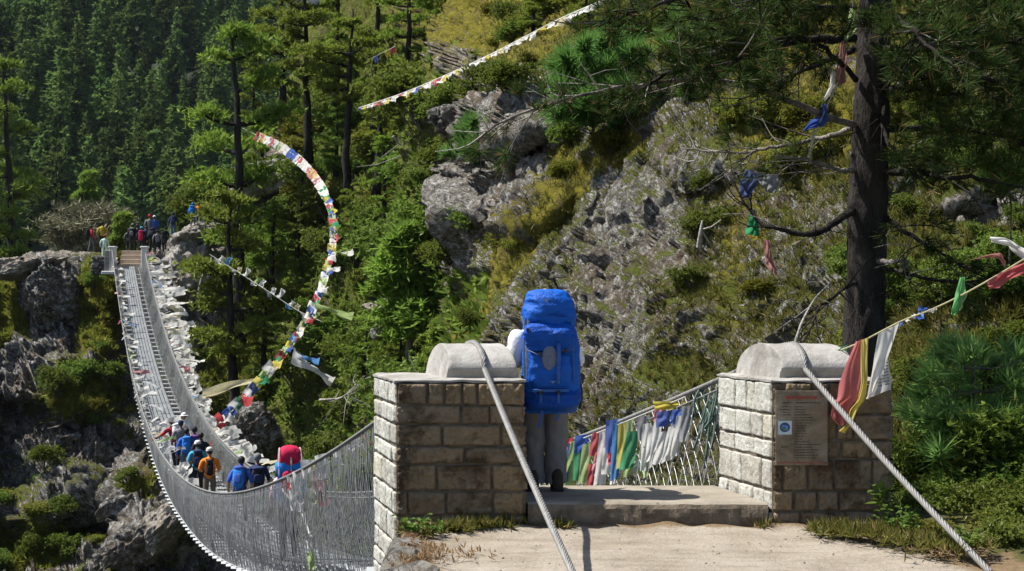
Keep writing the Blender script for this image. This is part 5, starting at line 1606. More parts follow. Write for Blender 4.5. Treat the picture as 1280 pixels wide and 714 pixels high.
# (x, base y, top y, sheet, distance override, proto, label)
TR = [(297, 330, 18, 'hillside', 86, 0, 'tall pine rising behind the pale rock with the start of the flag arc'),
      (386, 190, -40, 'hillside', 88, 1, 'thick-trunked dark pine left of the upper forest, cut by the top edge'),
      (289, 488, 235, 'hillside', 79, 1, 'slender pine with a bare grey trunk standing over the ravine beside the bridge'),
      (436, 235, 10, 'hillside', 80, 3, 'pine with a straight dark trunk in the middle of the slope'),
      (352, 170, -50, 'hillside', 99, 0, 'pale green pine topping the ridge beside the dark gap'),
      (470, 150, -70, 'hillside', 82, 5, 'tall pine behind the flag scrap at the top of the picture'),
      (512, 140, -60, 'hillside', 78, 0, 'bushy pine above the left end of the upper flag string'),
      (556, 110, -80, 'hillside', 72, 3, 'broad pine at the top edge, above the middle of the upper flag string'),
      (604, 60, -110, 'hillside', 66, 5, 'pine crown on the skyline slope right of the broad one'),
      (640, 30, -130, 'hillside', 62, 1, 'dark pine whose lower limbs reach the top edge in the middle'),
      (420, 130, -60, 'hillside', 92, 2, 'dense young pine behind the straight dark trunk'),
      (330, 262, 130, 'hillside', 97, 4, 'low bushy pine beside the tan rock patch under the flags'),
      (250, 300, 205, 'ravine_bank', 116, 4, 'bright small pine behind the people on the far path'),
      (14, 345, 66, 'ravine_bank', 118, 4, 'sunlit yellow-green pine at the left edge of the picture'),
      (-22, 350, 60, 'ravine_bank', 122, 0, 'half-seen pine cut by the left edge'),
      (372, 330, 205, 'hillside', 86, 4, 'bushy pine inside the curve of the flag arc'),
      (340, 345, 250, 'hillside', 84, 2, 'low pine in the shadow left of the flag arc'),
      (445, 330, 225, 'hillside', 78, 4, 'bushy pine just right of the flag arc'),
      (480, 300, 170, 'hillside', 70, 2, 'young pine above the spreading spruce-like one'),
      (395, 425, 345, 'hillside', 78, 4, 'low spreading pine under the middle of the flag arc'),
      (330, 450, 340, 'hillside', 80, 4, 'shady bush-like pine between the slender trunk and the flags'),
      (470, 235, 60, 'hillside', 75, 5, 'thin half-bare pine with a pale pole-like trunk'),
      (497, 225, 75, 'hillside', 73, 5, 'grey-trunked pine with few limbs above the dark crag'),
      (560, 95, 10, 'hillside', 66, 4, 'small round pine on the upper slope near the rocks'),
      (605, 95, 25, 'hillside', 60, 4, 'small pine just above the tan rocks of the upper slope'),
      (760, 42, -150, 'hillside', 48, 5, 'pine trunk at the upper end of the flag string'),
      (706, 30, -100, 'hillside', 52, 3, 'dark pine left of the trunk at the end of the flag string'),
      (540, 200, 110, 'hillside', 64, 4, 'dark bushy pine beside the overhanging crag'),
      (420, 215, 120, 'hillside', 86, 4, 'low dark pine behind the straight trunk'),
      (318, 175, 60, 'hillside', 108, 2, 'pine behind the ridge where the flag arc begins'),
      (455, 470, 385, 'hillside', 60, 4, 'shaggy low pine left of the near pillar, over the ravine'),
      (668, 62, -40, 'hillside', None, 2, 'bushy pine on the upper slope under the white end of the flag string'),
      (738, 72, -30, 'hillside', None, 4, 'sunlit pine on the upper slope behind the light green young pine'),
      (800, 60, -60, 'hillside', None, 2, 'slim pine on the upper slope near the tips of the big bare limbs'),
      (856, 70, -40, 'hillside', None, 4, 'wide bushy pine high on the slope behind the big pine limbs'),
      (925, 75, -50, 'hillside', None, 2, 'dense pine high on the slope just left of the big trunk'),
      (590, 128, 62, 'hillside', None, 4, 'small pine on the ledge above the shaded outcrop'),
      (1185, 190, 60, 'hillside', None, 4, 'small sunlit pine on the slope right of the big trunk'),
      (500, 470, 400, 'hillside', 55, 4, 'shaggy low pine behind the left pillar')]
for (x, yb, yt_, shn, Yd, pi, lab) in TR:
    P, n_, _, _ = surf(shn, x, yb)
    if Yd is None: Yd = P[1]
    Yd = Yd or P[1]; b = px(x, yb, Yd); h = (yb - yt_) / F * Yd
    o = PROTO[pi] if pi not in used else copy_tree(PROTO[pi])
    used.add(pi)
    # sink the foot of the tree onto the slope under it
    PXs, PYs, PS = SHEETS[shn][:3]
    dd = ((PS[..., :2] - b[:2]) ** 2).sum(-1); m = dd < 2.5 ** 2
    zg = PS[..., 2][m].max() if m.any() else b[2]
    if zg < b[2] - .1:
        h += min(b[2] - zg, 4.0); b[2] -= min(b[2] - zg, 4.0)
    s = h / 10
    o.location = b; wsc = s ** .75 * 1.05
    o.scale = (wsc, wsc, s); o.rotation_euler = (0, 0, rf.uniform(0, 6.28))
    tag(o, lab, 'tree', 'pines on the ravine slopes')
for i in range(len(PROTO)):
    if i not in used:
        for c in list(PROTO[i].children): bpy.data.objects.remove(c)
        bpy.data.objects.remove(PROTO[i])
for j, (x, yb, yt_, Yd, pi, wd, lab) in enumerate(((512, 425, 285, 54, 0, 1.25, 'bright green spreading spruce-like tree left of the dark crag'), (152, 322, 266, 104, 1, 1.0, 'small fresh green conifer standing behind the far steps'), (560, 470, 395, 50, 2, 1.3, 'small conifer on the dark slope behind the left pillar cap'), (110, 262, 214, 150, 1, 1.1, 'conifer at the foot of the far forest behind the far bank'))):
    o = PROTS[pi] if j < 3 else copy_tree(PROTS[pi])
    b = px(x, yb, Yd); h = (yb - yt_) / F * Yd; o.location = b; o.scale = (h / 3.2 * wd, h / 3.2 * wd, h / 3.2); tag(o, lab, 'tree')

# ------------------------------------------------------------------ the big pine on the right
YT_ = 15.4
big = empty('pine_tree', px(1081, 505, YT_), 'big dark pine with a thick trunk and long bare limbs, standing behind the plaque pillar', 'tree')
cl = spline([px(1078, 560, YT_), px(1080, 440, YT_), px(1083, 330, YT_), px(1086, 230, YT_), px(1090, 110, YT_), px(1096, -20, YT_ + .1), px(1100, -160, YT_ + .2), px(1104, -420, YT_ + .3)], 110)
sk_ = np.linspace(0, 1, 110); rad = np.interp(sk_, [0, .12, .5, 1], [.235, .20, .172, .11])
th = np.linspace(0, 2 * math.pi, 49); mb = MB()
P = cl[:, None] + rad[:, None, None] * np.stack([np.cos(th), np.sin(th), 0 * th], -1)[None]
Q = P * np.array([9, 9, 2.6]); nn = np.stack([np.cos(th), np.sin(th), 0 * th], -1)[None]
dsp = .016 * ridged(Q, 3) + .02 * fbm(P * np.array([2, 2, 1]), 2); dsp[:, -1] = dsp[:, 0]
mb.grid(P + nn * dsp[..., None]); mb.build('trunk', M_BARK, big, True)
# limbs: (points (x, y, distance), start radius, leaf 0..1, bare colour)
LB = [([(1068, 48, 15.3), (990, 45, 14.8), (930, 36, 14.5), (885, 12, 14.2), (862, -12, 14.0)], .045, .5, 0),
      ([(1068, 156, 15.3), (1010, 132, 14.9), (950, 111, 14.6), (880, 101, 14.3), (800, 112, 14.0), (720, 122, 13.8), (650, 150, 13.6), (606, 178, 13.5)], .034, .45, 1),
      ([(1066, 12, 15.3), (980, 12, 14.6), (905, 58, 14.2), (850, 82, 14.0), (795, 105, 13.8), (760, 118, 13.7)], .04, .8, 0),
      ([(1066, 214, 15.3), (1020, 208, 14.9), (975, 206, 14.6)], .03, .1, 1),
      ([(1066, 262, 15.3), (1030, 280, 15.1), (992, 286, 15.0), (960, 268, 15.0), (940, 240, 15.1), (932, 226, 15.2)], .04, .05, 0),
      ([(1104, 62, 15.3), (1180, 56, 14.7), (1285, 36, 14.2)], .045, .9, 0),
      ([(1104, 72, 15.3), (1180, 86, 14.6), (1290, 98, 14.0)], .045, .9, 0),
      ([(1104, 112, 15.3), (1122, 105, 15.0), (1140, 92, 14.8)], .04, .0, 0),
      ([(1103, 118, 15.3), (1112, 165, 15.1), (1128, 195, 14.9), (1142, 216, 14.8)], .03, .1, 0),
      ([(1100, 214, 15.3), (1165, 226, 14.8), (1290, 240, 14.2)], .045, .5, 0),
      ([(1100, 268, 15.3), (1160, 300, 14.9), (1225, 330, 14.5)], .03, .3, 0),
      ([(1098, 324, 15.25), (1124, 322, 15.0), (1142, 318, 14.9)], .032, .0, 1),
      ([(1098, 332, 15.3), (1150, 342, 14.9), (1210, 350, 14.6)], .03, .2, 0),
      ([(1070, 100, 15.3), (1020, 60, 14.5), (960, 60, 13.8), (900, 92, 13.4)], .03, .8, 0),
      ([(1072, -30, 15.4), (1000, -30, 14.6), (900, -10, 14.0), (820, 20, 13.6), (760, 40, 13.4)], .05, .8, 0),
      ([(1110, -40, 15.3), (1180, -20, 14.6), (1290, 0, 14.0)], .05, 1, 0),
      ([(1110, 20, 15.5), (1190, 10, 15.8), (1300, 0, 16.2)], .05, 1, 0),
      ([(1106, 110, 15.5), (1190, 120, 15.9), (1300, 150, 16.2)], .04, .9, 0),
      ([(1104, 160, 15.5), (1200, 170, 15.8), (1300, 190, 16.0)], .04, .9, 0),
      ([(1070, 60, 15.6), (1000, 90, 16.1), (930, 120, 16.6)], .04, .7, 0),
      ([(1070, -10, 15.6), (980, 0, 16.3), (900, 10, 17)], .045, .8, 0),
      ([(1090, 20, 15.2), (1120, 30, 14.2), (1160, 60, 13.2), (1200, 90, 12.6)], .04, .9, 0),
      ([(1088, -60, 15.2), (1040, -30, 14.2), (980, -10, 13.2), (940, 0, 12.6)], .04, .8, 0),
      ([(1074, 350, 15.3), (1040, 365, 14.8), (1010, 395, 14.5), (996, 425, 14.3)], .02, .0, 0),
      ([(1066, 160, 15.4), (1000, 180, 15.8), (930, 190, 16.2), (860, 185, 16.5)], .03, .15, 1)]
rs = np.random.default_rng(77); tufts, tdir = [], []
M_DRY = barkmat('weathered_limb', (.07, .06, .052), (.34, .31, .28), 3)
for (pts, r0, leaf, bare) in LB:
    Pp = spline([px(*q) for q in pts], 26); wob = np.cumsum(rs.normal(0, .012, (26, 3)), 0); Pp = Pp + wob - wob[0]
    mb = MB(); mb.tube(Pp, np.linspace(r0, r0 * .22, 26), 7, noise=.14)
    Lt = np.linalg.norm(np.diff(Pp, axis=0), axis=1).sum()
    for q in range(int(Lt * 9)):
        s = rs.uniform(.18, 1); b = Pp[int(s * 25)]; fwd = Pp[min(25, int(s * 25) + 1)] - Pp[max(0, int(s * 25) - 1)]; fwd /= np.linalg.norm(fwd)
        side = np.cross(fwd, [0, 0, 1]) * rs.choice([-1, 1]); d = fwd * rs.uniform(.2, 1) + side * rs.uniform(.2, 1) + np.array([0, 0, rs.uniform(-.55, .5)])
        d /= np.linalg.norm(d); ln = rs.uniform(.25, .75)
        mid = b + d * ln * .5 + rs.normal(0, .04, 3); e = b + d * ln + np.array([0, 0, rs.uniform(-.08, .14)])
        mb.tube(spline([b, mid, e], 6), np.linspace(.009, .004, 6), 3, 1 if rs.random() < .15 else 0, cap=False)
        for _ in range(int(rs.integers(0, 3))):
            e2 = mid + rs.normal(0, .16, 3); mb.tube([mid, (mid + e2) / 2 + rs.normal(0, .02, 3), e2], [.005, .004, .002], 3, cap=False)
        if rs.random() < leaf:
            for _ in range(int(rs.integers(3, 6))):
                w = rs.uniform(.45, 1.05); c = b * (1 - w) + e * w + rs.normal(0, .05, 3); tufts.append(c); tdir.append(d * .9 + np.array([0, 0, .25]))
    mb.build('limb', [M_DRY if bare else M_BARK, M_DEAD], big, True)
# fuller foliage masses in the upper right and upper middle
for (x0, x1, y0, y1, n) in ((1115, 1300, -30, 130, 120), (1120, 1300, 120, 215, 40), (870, 1065, -30, 40, 46), (860, 1000, 60, 120, 14)):
    for _ in range(n):
        c = px(rs.uniform(x0, x1), rs.uniform(y0, y1), rs.uniform(13.2, 16.4)); d = rs.normal(size=3); d[2] = abs(d[2]) * .5
        for _ in range(4): tufts.append(c + rs.normal(0, .10, 3)); tdir.append(d / np.linalg.norm(d))
mb = MB(); blades(mb, np.array(tufts), 34, .15, .0042, rs, .1, 0, np.array(tdir), 1.0); mb.build('needles', M_NEAR, big)


def needle_plant(name, label, base, h, pts, seed, leaf, nper=34, L=.16, wd=.0045, cat='tree', tpt=5):
    """Young long-needled pine: stem, branches to the given pixels, bottlebrush tufts at their ends."""
    rs = np.random.default_rng(seed)
    t = empty(name, base, label, cat)
    tl = np.array([q for q in pts]); ctr = tl.mean(0); topz = tl[:, 2].max()
    st = spline([base, (base + ctr) / 2 + rs.normal(0, .03, 3), np.array([ctr[0], ctr[1], topz])], 14)
    mb = MB(); mb.tube(st, np.linspace(.012, .004, 14) * h, 6, noise=.1); mb.build('stem', M_BARK2, t, True)
    br_ = MB(); T_, D_ = [], []
    for q in pts:
        i = int(np.argmin(np.abs(st[:, 2] - (q[2] - .25 * h * .3)))); b = st[max(1, i)]
        br_.tube(spline([b, (b + q) / 2 + [0, 0, -.04], q], 8), np.linspace(.005, .003, 8) * h, 4, cap=False)
        d = q - b; d /= np.linalg.norm(d) + 1e-6; d[2] += .35
        for _ in range(tpt): T_.append(q - d * rs.uniform(0, .35) * .5 + rs.normal(0, .05, 3)); D_.append(d)
    br_.build('branches', M_BARK2, t)
    mb = MB(); blades(mb, np.array(T_), nper, L, wd, rs, .1, 0, np.array(D_)); mb.build('needles', leaf, t)
    return t


def cloud(n, x0, x1, y0, y1, Ya, Yb, seed):
    r_ = np.random.default_rng(seed); return [px(r_.uniform(x0, x1), r_.uniform(y0, y1), r_.uniform(Ya, Yb)) for _ in range(n)]


needle_plant('young_pine', 'young long-needled pine with bright tufts at the right edge of the picture', px(1235, 690, 14.0), 1.3, cloud(30, 1140, 1290, 430, 545, 13.2, 14.6, 1) + cloud(34, 1165, 1295, 530, 640, 13.0, 14.4, 2), 31, leafmat('pale_needles', (.10, .20, .05), (.22, .34, .09), (.32, .40, .14), .5, .2), 44, .23, .0095, tpt=3)
needle_plant('young_pine', 'young pine showing bright needles beside the upper right limbs', px(1262, 330, 16.6), 1.0, cloud(26, 1215, 1295, 130, 235, 15.8, 16.6, 3), 32, M_BRIGHT, 40, .17, .005)
b_, _, _, _ = surf('hillside', 745, 175)
needle_plant('young_pine', 'light green long-needled pine growing on the slope above the rock face', b_, 3.0, cloud(70, 690, 800, 45, 150, b_[1] - 2.5, b_[1] - .3, 4), 33, M_BRIGHT, 40, .42, .012, tpt=6)
b_, _, _, _ = surf('hillside', 640, 105)
needle_plant('young_pine', 'small light green pine in front of the overhanging boulder', px(600, 215, 37), 1.6, cloud(26, 560, 640, 150, 195, 36, 38, 5), 34, M_BRIGHT, 34, .36, .012, tpt=5)
b_, _, _, _ = surf('hillside', 870, 120)
needle_plant('young_pine', 'shaggy green pine on the slope behind the big pine limbs', b_, 2.4, cloud(60, 830, 960, 10, 130, b_[1] - 2.0, b_[1] - .2, 6), 35, M_BRIGHT, 36, .36, .011, tpt=5)

# ------------------------------------------------------------------ shrubs, dead wood, boulders, ground cover
def shrub_proto(seed, leaf, flat=.6, n=1100, L=.075, w=.015):
    rs = np.random.default_rng(seed); t = empty('shrub', (0, 0, 0))
    mb = MB(); ends = []
    for q in range(11):
        az = rs.uniform(0, 6.28); e = np.array([math.cos(az) * rs.uniform(.2, .55), math.sin(az) * rs.uniform(.2, .55), rs.uniform(.35, 1.0) * flat]); ends.append(e)
        mb.tube(spline([[0, 0, -.1], e * .5 + rs.normal(0, .05, 3), e], 6), np.linspace(.02, .006, 6), 3, cap=False)
    mb.build('stems', M_BARK2, t)
    C = np.concatenate([e + rs.normal(0, .15, (n // 11, 3)) * [1, 1, .7] for e in ends]); C[:, 2] = np.abs(C[:, 2])
    mb = MB(); blades(mb, C, 7, L, w, rs, .35); mb.build('leaves', leaf, t)
    return t


SP = [shrub_proto(1, M_BUSH), shrub_proto(2, M_BUSH, .8), shrub_proto(3, M_YBUSH, .5), shrub_proto(4, M_BUSH, .5, 1200, .06, .014), shrub_proto(5, M_GREY, 1.0, 600, .16, .012)]
su = set()


def shrub(x, y, shn, pi, size, label, group, Yd=None):
    P, n_, vg, yl = surf(shn, x, y)
    if Yd: P = px(x, y, Yd)
    o = SP[pi] if pi not in su else copy_tree(SP[pi]); su.add(pi)
    o.location = P + n_ * .02; o.scale = (size * rf.uniform(.85, 1.2), size * rf.uniform(.85, 1.2), size * rf.uniform(.75, 1.15)); o.rotation_euler = (rf.uniform(-.15, .15), rf.uniform(-.15, .15), rf.uniform(0, 6.28))
    return tag(o, label, 'shrub', group)


LS = {0: ('dark green shrub among the pines of the ravine slope', 'shrubs of the ravine slope'), 1: ('yellowish shrub on the crag', 'yellowish shrubs on the crag'), 2: ('green shrub growing from the crag', 'green shrubs on the crag'), 3: ('shrub clinging to the far bank below the bridge end', 'shrubs on the far bank')}
cnt = 0
for i in range(900):
    x, y = rf.uniform(215, 560), rf.uniform(150, 690)
    if cnt >= 120: break
    if x < 230 + max(0, (y - 300)) * .35 or (300 < x < 365 and 185 < y < 245): continue
    cnt += 1
    shrub(x, y, 'hillside', rf.choice([0, 1, 0, 1, 3, 2]), rf.uniform(1.2, 2.8), *LS[0])
cnt = 0
for i in range(2500):
    x, y = rf.uniform(565, 1290), rf.uniform(-20, 640)
    P, n_, vg, yl = surf('hillside', x, y)
    if vg < .55 or rf.random() > vg: continue
    cnt += 1
    if 575 < x < 860 and 170 < y and rf.random() < .6: continue
    if cnt > 150: break
    c = yl + rf.uniform(-.35, .35) > .5
    shrub(x, y, 'hillside', 2 if c else rf.choice([0, 1, 3]), rf.uniform(.28, .72) * (P[1] / 22) ** .6, *LS[1 if c else 2])
cnt = 0
for i in range(900):
    x, y = rf.uniform(-10, 250), rf.uniform(330, 720)
    P, n_, vg, yl = surf('ravine_bank', x, y)
    if vg < .4: continue
    cnt += 1
    if cnt > 62: break
    shrub(x, y, 'ravine_bank', 2 if rf.random() < .35 else rf.choice([0, 1, 3]), rf.uniform(.6, 1.4), *LS[3])
for (x, y, s) in ((560, 205, 1.0), (578, 188, .9), (600, 196, .8), (660, 178, 1.0), (680, 190, .9), (640, 205, .7), (575, 262, .9), (560, 290, 1.1), (600, 285, .8), (548, 240, 1.1), (585, 330, 1.0), (690, 170, .8), (625, 130, .9), (655, 140, .9)):
    shrub(x, y, 'hillside', rf.choice([0, 1, 3]), s * 1.25, 'dark shrub rooted in the ledges of the shaded outcrop', 'shrubs on the shaded outcrop')
for (x, y, s) in ((80, 488, 2.0), (70, 500, 1.6), (96, 478, 1.4)): shrub(x, y, 'ravine_bank', 1, s, 'bright green bush in the middle of the far bank cliff', 'bright bushes on the far bank cliff')
for (x, y, Yd, s) in ((88, 326, 132, 4.4), (118, 324, 136, 4.8), (146, 324, 140, 3.6)): shrub(x, y, 'ravine_bank', 4, s, 'greyish leafless shrub behind the far bank, under the forest', 'greyish shrubs behind the far bank', Yd)
for (x, y, Yd, s, p_) in ((1150, 640, 12.8, .5, 3), (1185, 655, 12.3, .5, 0), (1225, 672, 11.8, .55, 3), (1262, 690, 11.2, .5, 2), (1240, 640, 13, .7, 0), (1275, 655, 12.4, .7, 3), (1200, 625, 13.6, .7, 2), (1140, 615, 13.8, .5, 1), (1275, 610, 13.2, .8, 1), (1170, 672, 11.2, .3, 2), (1290, 715, 10.6, .5, 0)):
    shrub(x, y + 6, 'hillside', p_, s, 'low shrub on the verge at the right of the path', 'low shrubs on the verge', Yd)


def rock_thing(label, x, y, Yd, size, seed, mat=M_BOULDER, rot=0.0, group=None, name='boulder'):
    """Angular boulder: a ball cut by random planes, then roughened."""
    rs = np.random.default_rng(seed); n, m = 110, 80
    if Yd is None: Yd = surf('ravine_bank', x, y)[0][1] - .6
    th = np.linspace(0, 2 * math.pi, n + 1); ph = np.linspace(-math.pi / 2, math.pi / 2, m)
    Dv = np.stack([np.cos(ph)[:, None] * np.cos(th)[None], np.cos(ph)[:, None] * np.sin(th)[None], np.sin(ph)[:, None] + 0 * th[None]], -1)
    pl = rs.normal(size=(13, 3)); pl /= np.linalg.norm(pl, axis=1)[:, None]; ds = rs.uniform(.62, .95, 13)
    r_ = np.min(np.where(Dv @ pl.T > .05, ds / np.maximum(Dv @ pl.T, .05), 9), -1); r_ = np.minimum(r_, 1.15); Q = Dv * r_[..., None] * np.array(size) + seed * 3.7
    P = Dv * r_[..., None]
    P = P + Dv * (.14 * cells(Q * 1.3, .9) + .09 * cells(Q * 3.1, .9) + .05 * cells(Q * 7, .9) + .05 * ridged(Q * 2, 4))[..., None]; P[:, -1] = P[:, 0]
    Mx = np.array(Matrix.Rotation(rot, 3, 'Y')); P = (P * np.array(size)) @ Mx.T
    c = px(x, y, Yd); mb = MB(); mb.grid(P + c)
    return tag(mb.build(name, mat, None, True, loc=c), label, 'boulder', group)


rock_thing('large grey slab of rock standing on the left of the far bank', 66, 370, 94.5, (1.7, 2.0, 2.7), 3, M_BOULDER, -.25)
rock_thing('pale cream boulder under the bridge at the bottom of the picture', 248, 700, None, (1.5, 1.5, 1.4), 4, M_PALE, .2)
rock_thing('pale cream boulder right of the other under the bridge', 290, 712, None, (1.45, 1.3, 1.2), 5, M_PALE, -.3)
rock_thing('slanting grey rock ledge below the bridge deck', 205, 660, None, (2.0, 1.7, .9), 6, M_PALE, -.75)
rock_thing('grey rock leaning on the ravine bank at the lower left', 165, 690, None, (1.8, 1.5, 1.0), 7, M_BOULDER, -.6)
rock_thing('pale weathered rock beside the far end of the bridge', 236, 338, 94, (1.7, 1.5, 2.2), 8, M_PALE, .35)
rock_thing('long pale rock sloping up beside the far path', 282, 298, 97.0, (3.4, 2.0, 1.6), 9, M_PALE, -.7)
rock_thing('pale rock under the two highest walkers on the far path', 246, 294, 94.2, (1.5, 1.2, .75), 22, M_PALE, -.3)
rock_thing('flat tan rock beneath the start of the flag arc', 330, 226, 94, (2.0, 1.6, 1.0), 10, M_PALE, -.35)
rock_thing('pale flat rock on the left rim of the far bank', 22, 336, 95, (2.6, 2.0, .7), 11, M_PALE, -.2)
rock_thing('grey boulder in the shade below the flag arc', 322, 545, 58, (1.0, 1.0, 1.0), 12, M_BOULDER)
rock_thing('grey boulder with lichen jutting from the slope behind the upper flags', 622, 148, 42.0, (1.5, 1.3, .8), 13, M_BOULDER, .1)
rock_thing('small grey rock beside the pine foot at the upper slope', 615, 78, 54, (.9, .9, .5), 15, M_PALE, .3)


def dead(label, pts, r0, name='dead_branch', n=0, seed=0):
    rs = np.random.default_rng(seed); P = spline([px(*q) for q in pts], 22); mb = MB(); mb.tube(P, np.linspace(r0, r0 * .3, 22), 5, noise=.15)
    for _ in range(n):
        i = rs.integers(4, 21); e = P[i] + rs.normal(0, 1, 3) * r0 * 12; mb.tube([P[i], (P[i] + e) / 2 + rs.normal(0, r0, 3), e], [r0 * .4, r0 * .3, r0 * .12], 4, cap=False)
    tag(mb.build(name, M_DEAD, None, True, loc=P[0]), label, 'dead wood')


for i, (x, y, sx) in enumerate(((508, 690, .16), (506, 706, .17), (514, 722, .2))):
    Yk = F * 1.68 / (y - 383 - 4)
    rock_thing('pale edging stone at the worn left edge of the path', x, y, Yk, (sx, .22, .10), 40 + i, M_PALE, .1, 'edging stones of the path', 'kerb_stone')
dead('broken grey stick standing on the rock face above the step', [(874, 310, 24), (876, 290, 23.9), (878, 276, 23.9)], .05, 'dead_stump', 2, 1)
dead('curved pale dead branch hanging over the dark slope near the pines', [(491, 170, 66), (500, 180, 66), (512, 184, 66), (532, 178, 66)], .06, n=5, seed=2)
dead('bent white dead stem below the grey-trunked pine', [(507, 208, 65), (506, 200, 65), (500, 196, 65), (496, 197, 65)], .06, n=1, seed=3)
dead('tangle of bare twigs on the slope left of the near pillar', [(400, 500, 52), (425, 498, 50), (440, 486, 50), (455, 470, 50)], .045, n=16, seed=4)
dead('bare branch lying across the dark slope above the left cap', [(470, 500, 48), (500, 480, 48), (540, 470, 48)], .04, n=12, seed=5)
dead('pale weathered pole draped with scarves beside the far half of the bridge', [(248, 372, 83), (251, 352, 83), (259, 330, 83)], .10, 'wooden_pole', 0, 6)
dead('thin bent stick leaning on the rocks behind the plaque pillar cap', [(994, 428, 14.2), (1004, 400, 14.4), (1020, 372, 14.7), (1040, 352, 15)], .016, n=4, seed=7)
for x, y in ((490, 378), (470, 383)): rock_thing('pale stone on the slope beside the spruce-like tree', x, y, 56, (.5, .4, .22), int(x), M_PALE, 0, 'pale stones beside the spruce-like tree', 'stone')
o = rock_thing('white stone on the ravine slope under the spreading pine', 475, 415, 55, (.3, .3, .25), 21, M_PALE, name='stone')

# grass and low cover over the soil of the slopes: one mass
def cover(name, shn, n, xr, yr, L, w, nper, mat, seed, vmin=.5, dens=None):
    r_ = np.random.default_rng(seed); PX_, PY_, P, nn_, vg, yl = SHEETS[shn]
    C, Dn = [], []
    while len(C) < n:
        x = r_.uniform(*xr, 4000); y = r_.uniform(*yr, 4000)
        for a, b in zip(x, y):
            j = int(np.clip(np.searchsorted(PX_[0], a), 1, PX_.shape[1] - 2)); i = int(np.argmin(np.abs(PY_[:, j] - b)))
            if vg[i, j] < vmin or r_.random() > vg[i, j]: continue
            C.append(P[i, j] + (P[i, j + 1] - P[i, j]) * r_.random() + (P[max(0, i - 1), j] - P[i, j]) * r_.random()); Dn.append(nn_[i, j] * .5 + [0, 0, .6])
            if len(C) >= n: break
    C = np.array(C); s = (C[:, 1] / 30) ** .5
    mb = MB(); blades(mb, C, nper, L, w, r_, .3, 0, np.array(Dn)); tag(mb.build(name, mat), kind='stuff')


cover('grass', 'hillside', 15000, (565, 1290), (-40, 640), .15, .0065, 10, M_GRASS, 1, .45)
cover('undergrowth', 'hillside', 7000, (215, 600), (60, 720), .40, .07, 7, M_BUSH, 2, .5)
cover('undergrowth', 'ravine_bank', 2600, (-30, 330), (325, 740), .42, .04, 7, M_YBUSH, 3, .6)

# near plants
rs = np.random.default_rng(5)
def tufts_near(spots, L, w, nper, mat, name, seed):
    r_ = np.random.default_rng(seed); mb = MB(); C = []
    for (x, y, z, n, sx, sy) in spots:
        b = np.array([(x - 640) / F * (F * (EYE - z) / (y - 383)), F * (EYE - z) / (y - 383), z])
        C.append(b + r_.normal(0, 1, (n, 3)) * [sx, sy, 0])
    blades(mb, np.concatenate(C), nper, L, w, r_, .9); return mb


mb = tufts_near([(525, 668, .03, 26, .05, .05), (560, 662, .03, 46, .09, .04), (600, 659, .03, 70, .10, .04), (640, 658, .02, 34, .07, .03), (700, 660, .02, 14, .05, .02), (690, 658, .02, 10, .03, .02), (1050, 664, .05, 70, .10, .05), (1075, 666, .06, 90, .10, .08), (1105, 668, .08, 90, .12, .1), (1150, 676, .08, 80, .15, .1), (1190, 684, .08, 60, .15, .1), (1030, 663, .03, 26, .06, .03), (960, 661, .01, 8, .05, .02)], .10, .006, 8, M_GRASS, 'grass', 3)
tag(mb.build('grass', M_GRASS), kind='stuff')
mb = tufts_near([(540, 690, .05, 60, .07, .2), (520, 700, .05, 60, .05, .2), (505, 690, .06, 40, .03, .25), (512, 672, .05, 30, .03, .1), (585, 694, .02, 20, .07, .12), (1180, 690, .06, 30, .12, .1)], .05, .004, 6, M_GRASS, 'dry_grass', 4)
tag(mb.build('dry_grass', leafmat('dry_grass_blades', (.16, .10, .05), (.30, .21, .11), (.38, .29, .16), .3, .2)), kind='stuff')


def leafy(label, x, y, h, n, seed, z=.03, size=.06, Yd=None, spread=.12):
    rs = np.random.default_rng(seed); Yd = Yd or F * (EYE - z) / (y - 383); b = px(x, y, Yd)
    t = empty('leafy_plant', b, label, 'plant'); st = MB(); lf = MB()
    for q in range(n):
        az = rs.uniform(0, 6.28); e = b + np.array([math.cos(az) * spread * rs.uniform(.2, 1), math.sin(az) * spread * rs.uniform(.2, 1), h * rs.uniform(.35, 1)])
        st.tube(spline([b, (b + e) / 2 + [0, 0, .02], e], 5), .003, 3, cap=False)
        for _ in range(5):
            w_ = rs.uniform(.4, 1); c = b * (1 - w_) + e * w_; d = rs.normal(size=3); d[2] = abs(d[2]) * .4; d /= np.linalg.norm(d); s = np.cross(d, [0, 0, 1]); s /= np.linalg.norm(s); L = size * rs.uniform(.6, 1.3)
            lf.add([c, c + d * L * .35 + s * L * .28 + [0, 0, .006], c + d * L * .75 + s * L * .2, c + d * L - [0, 0, .012], c + d * L * .75 - s * L * .2, c + d * L * .35 - s * L * .28 + [0, 0, .006], c + d * L * .5 - [0, 0, .008]], np.array([[0, 1, 6], [1, 2, 6], [2, 3, 6], [3, 4, 6], [4, 5, 6], [5, 0, 6]]))
    st.build('stems', M_LEAFG, t); lf.build('leaves', M_LEAFG, t)


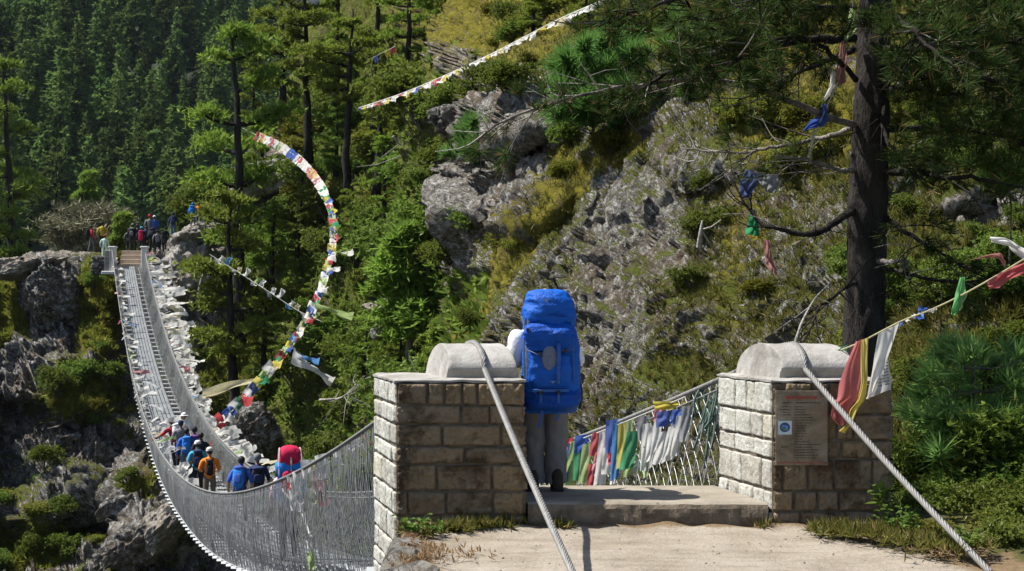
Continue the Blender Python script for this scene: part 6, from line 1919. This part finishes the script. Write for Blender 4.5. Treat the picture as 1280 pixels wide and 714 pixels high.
leafy('broad-leaved green plant at the foot of the left pillar corner', 515, 672, .17, 16, 1)
leafy('small grey-green leafy plant beside the broad-leaved one', 545, 667, .08, 8, 2, size=.05)
leafy('upright leafy weed against the foot of the plaque pillar', 1106, 655, .34, 9, 3, z=.06, size=.085, spread=.15)
leafy('bushy green weed at the right corner of the plaque pillar', 1128, 668, .22, 18, 4, z=.08, size=.05, spread=.2)
leafy('leafy weed beside the foot of the right anchor cable', 1205, 690, .22, 20, 5, z=.06, size=.05, spread=.22)
leafy('tiny weed in front of the concrete step', 706, 660, .05, 4, 6, z=.01, size=.025, spread=.04)
peb = MB(); r_ = np.random.default_rng(9)
for _ in range(110):
    y = r_.uniform(662, 716); Yd = F * EYE / (y - 383); X = r_.uniform(-.5, 2.9); peb.blob((X, Yd, .02 * 0 + .006), np.array([.009, .009, .005]) * r_.uniform(.2, 1.2), 5, 4, 0, None, .25)
tag(peb.build('gravel', plainmat('path_gravel', (.16, .13, .10), (.36, .31, .26), 30)), kind='stuff')

# ------------------------------------------------------------------ haze in the valley
HZ = 0.00004
if HZ:
    hm, nt, out = new_mat('valley_air'); pv = nt.nodes.new('ShaderNodeVolumePrincipled')
    pv.inputs['Color'].default_value = (.62, .74, .92, 1); pv.inputs['Density'].default_value = HZ; pv.inputs['Anisotropy'].default_value = .2
    nt.links.new(pv.outputs[0], out.inputs['Volume'])
    mb = MB(); mb.box((250, 640, 150), (2200, 1500, 560)); tag(mb.build('haze', hm), kind='stuff')
# ------------------------------------------------------------------ camera and light
cam = bpy.data.cameras.new('camera'); co = bpy.data.objects.new('camera', cam); COL.objects.link(co)
co.location = (0, 0, EYE); co.rotation_euler = (R(90), 0, 0)
cam.sensor_width = 36; cam.lens = 36 * F / 1280; cam.shift_y = 26 / 1280; cam.clip_end = 4000; cam.clip_start = .1
SC.camera = co
a, b = .64, -.10                                 # shadow of a 1 m post falls this far right / away
el = math.atan2(1, math.hypot(a, b)); sd_ = Vector((a, b, -1)).normalized()
sun = bpy.data.lights.new('sun', 'SUN'); sun.energy = 4.6; sun.angle = R(.5); sun.color = (1.0, .955, .88)
so = bpy.data.objects.new('sun', sun); COL.objects.link(so); so.rotation_euler = sd_.to_track_quat('-Z', 'Y').to_euler(); so.location = (-40, 20, 60)
wd = bpy.data.worlds.new('World'); SC.world = wd; wd.use_nodes = True
nt = wd.node_tree; bg = nt.nodes['Background']
sky = nt.nodes.new('ShaderNodeTexSky'); sky.sky_type = 'NISHITA'; sky.sun_disc = False; sky.sun_elevation = el
sky.sun_rotation = math.atan2(-a, -b) % (2 * math.pi)
nt.links.new(sky.outputs[0], bg.inputs[0]); bg.inputs[1].default_value = .072
SC.view_settings.view_transform = 'Standard'; SC.view_settings.look = 'None'; SC.view_settings.exposure = .97; SC.view_settings.gamma = 1
SC.render.engine = 'CYCLES'
SC.cycles.use_denoising = True; SC.cycles.max_bounces = 6; SC.cycles.diffuse_bounces = 3; SC.cycles.transparent_max_bounces = 4
SC.cycles.transmission_bounces = 3
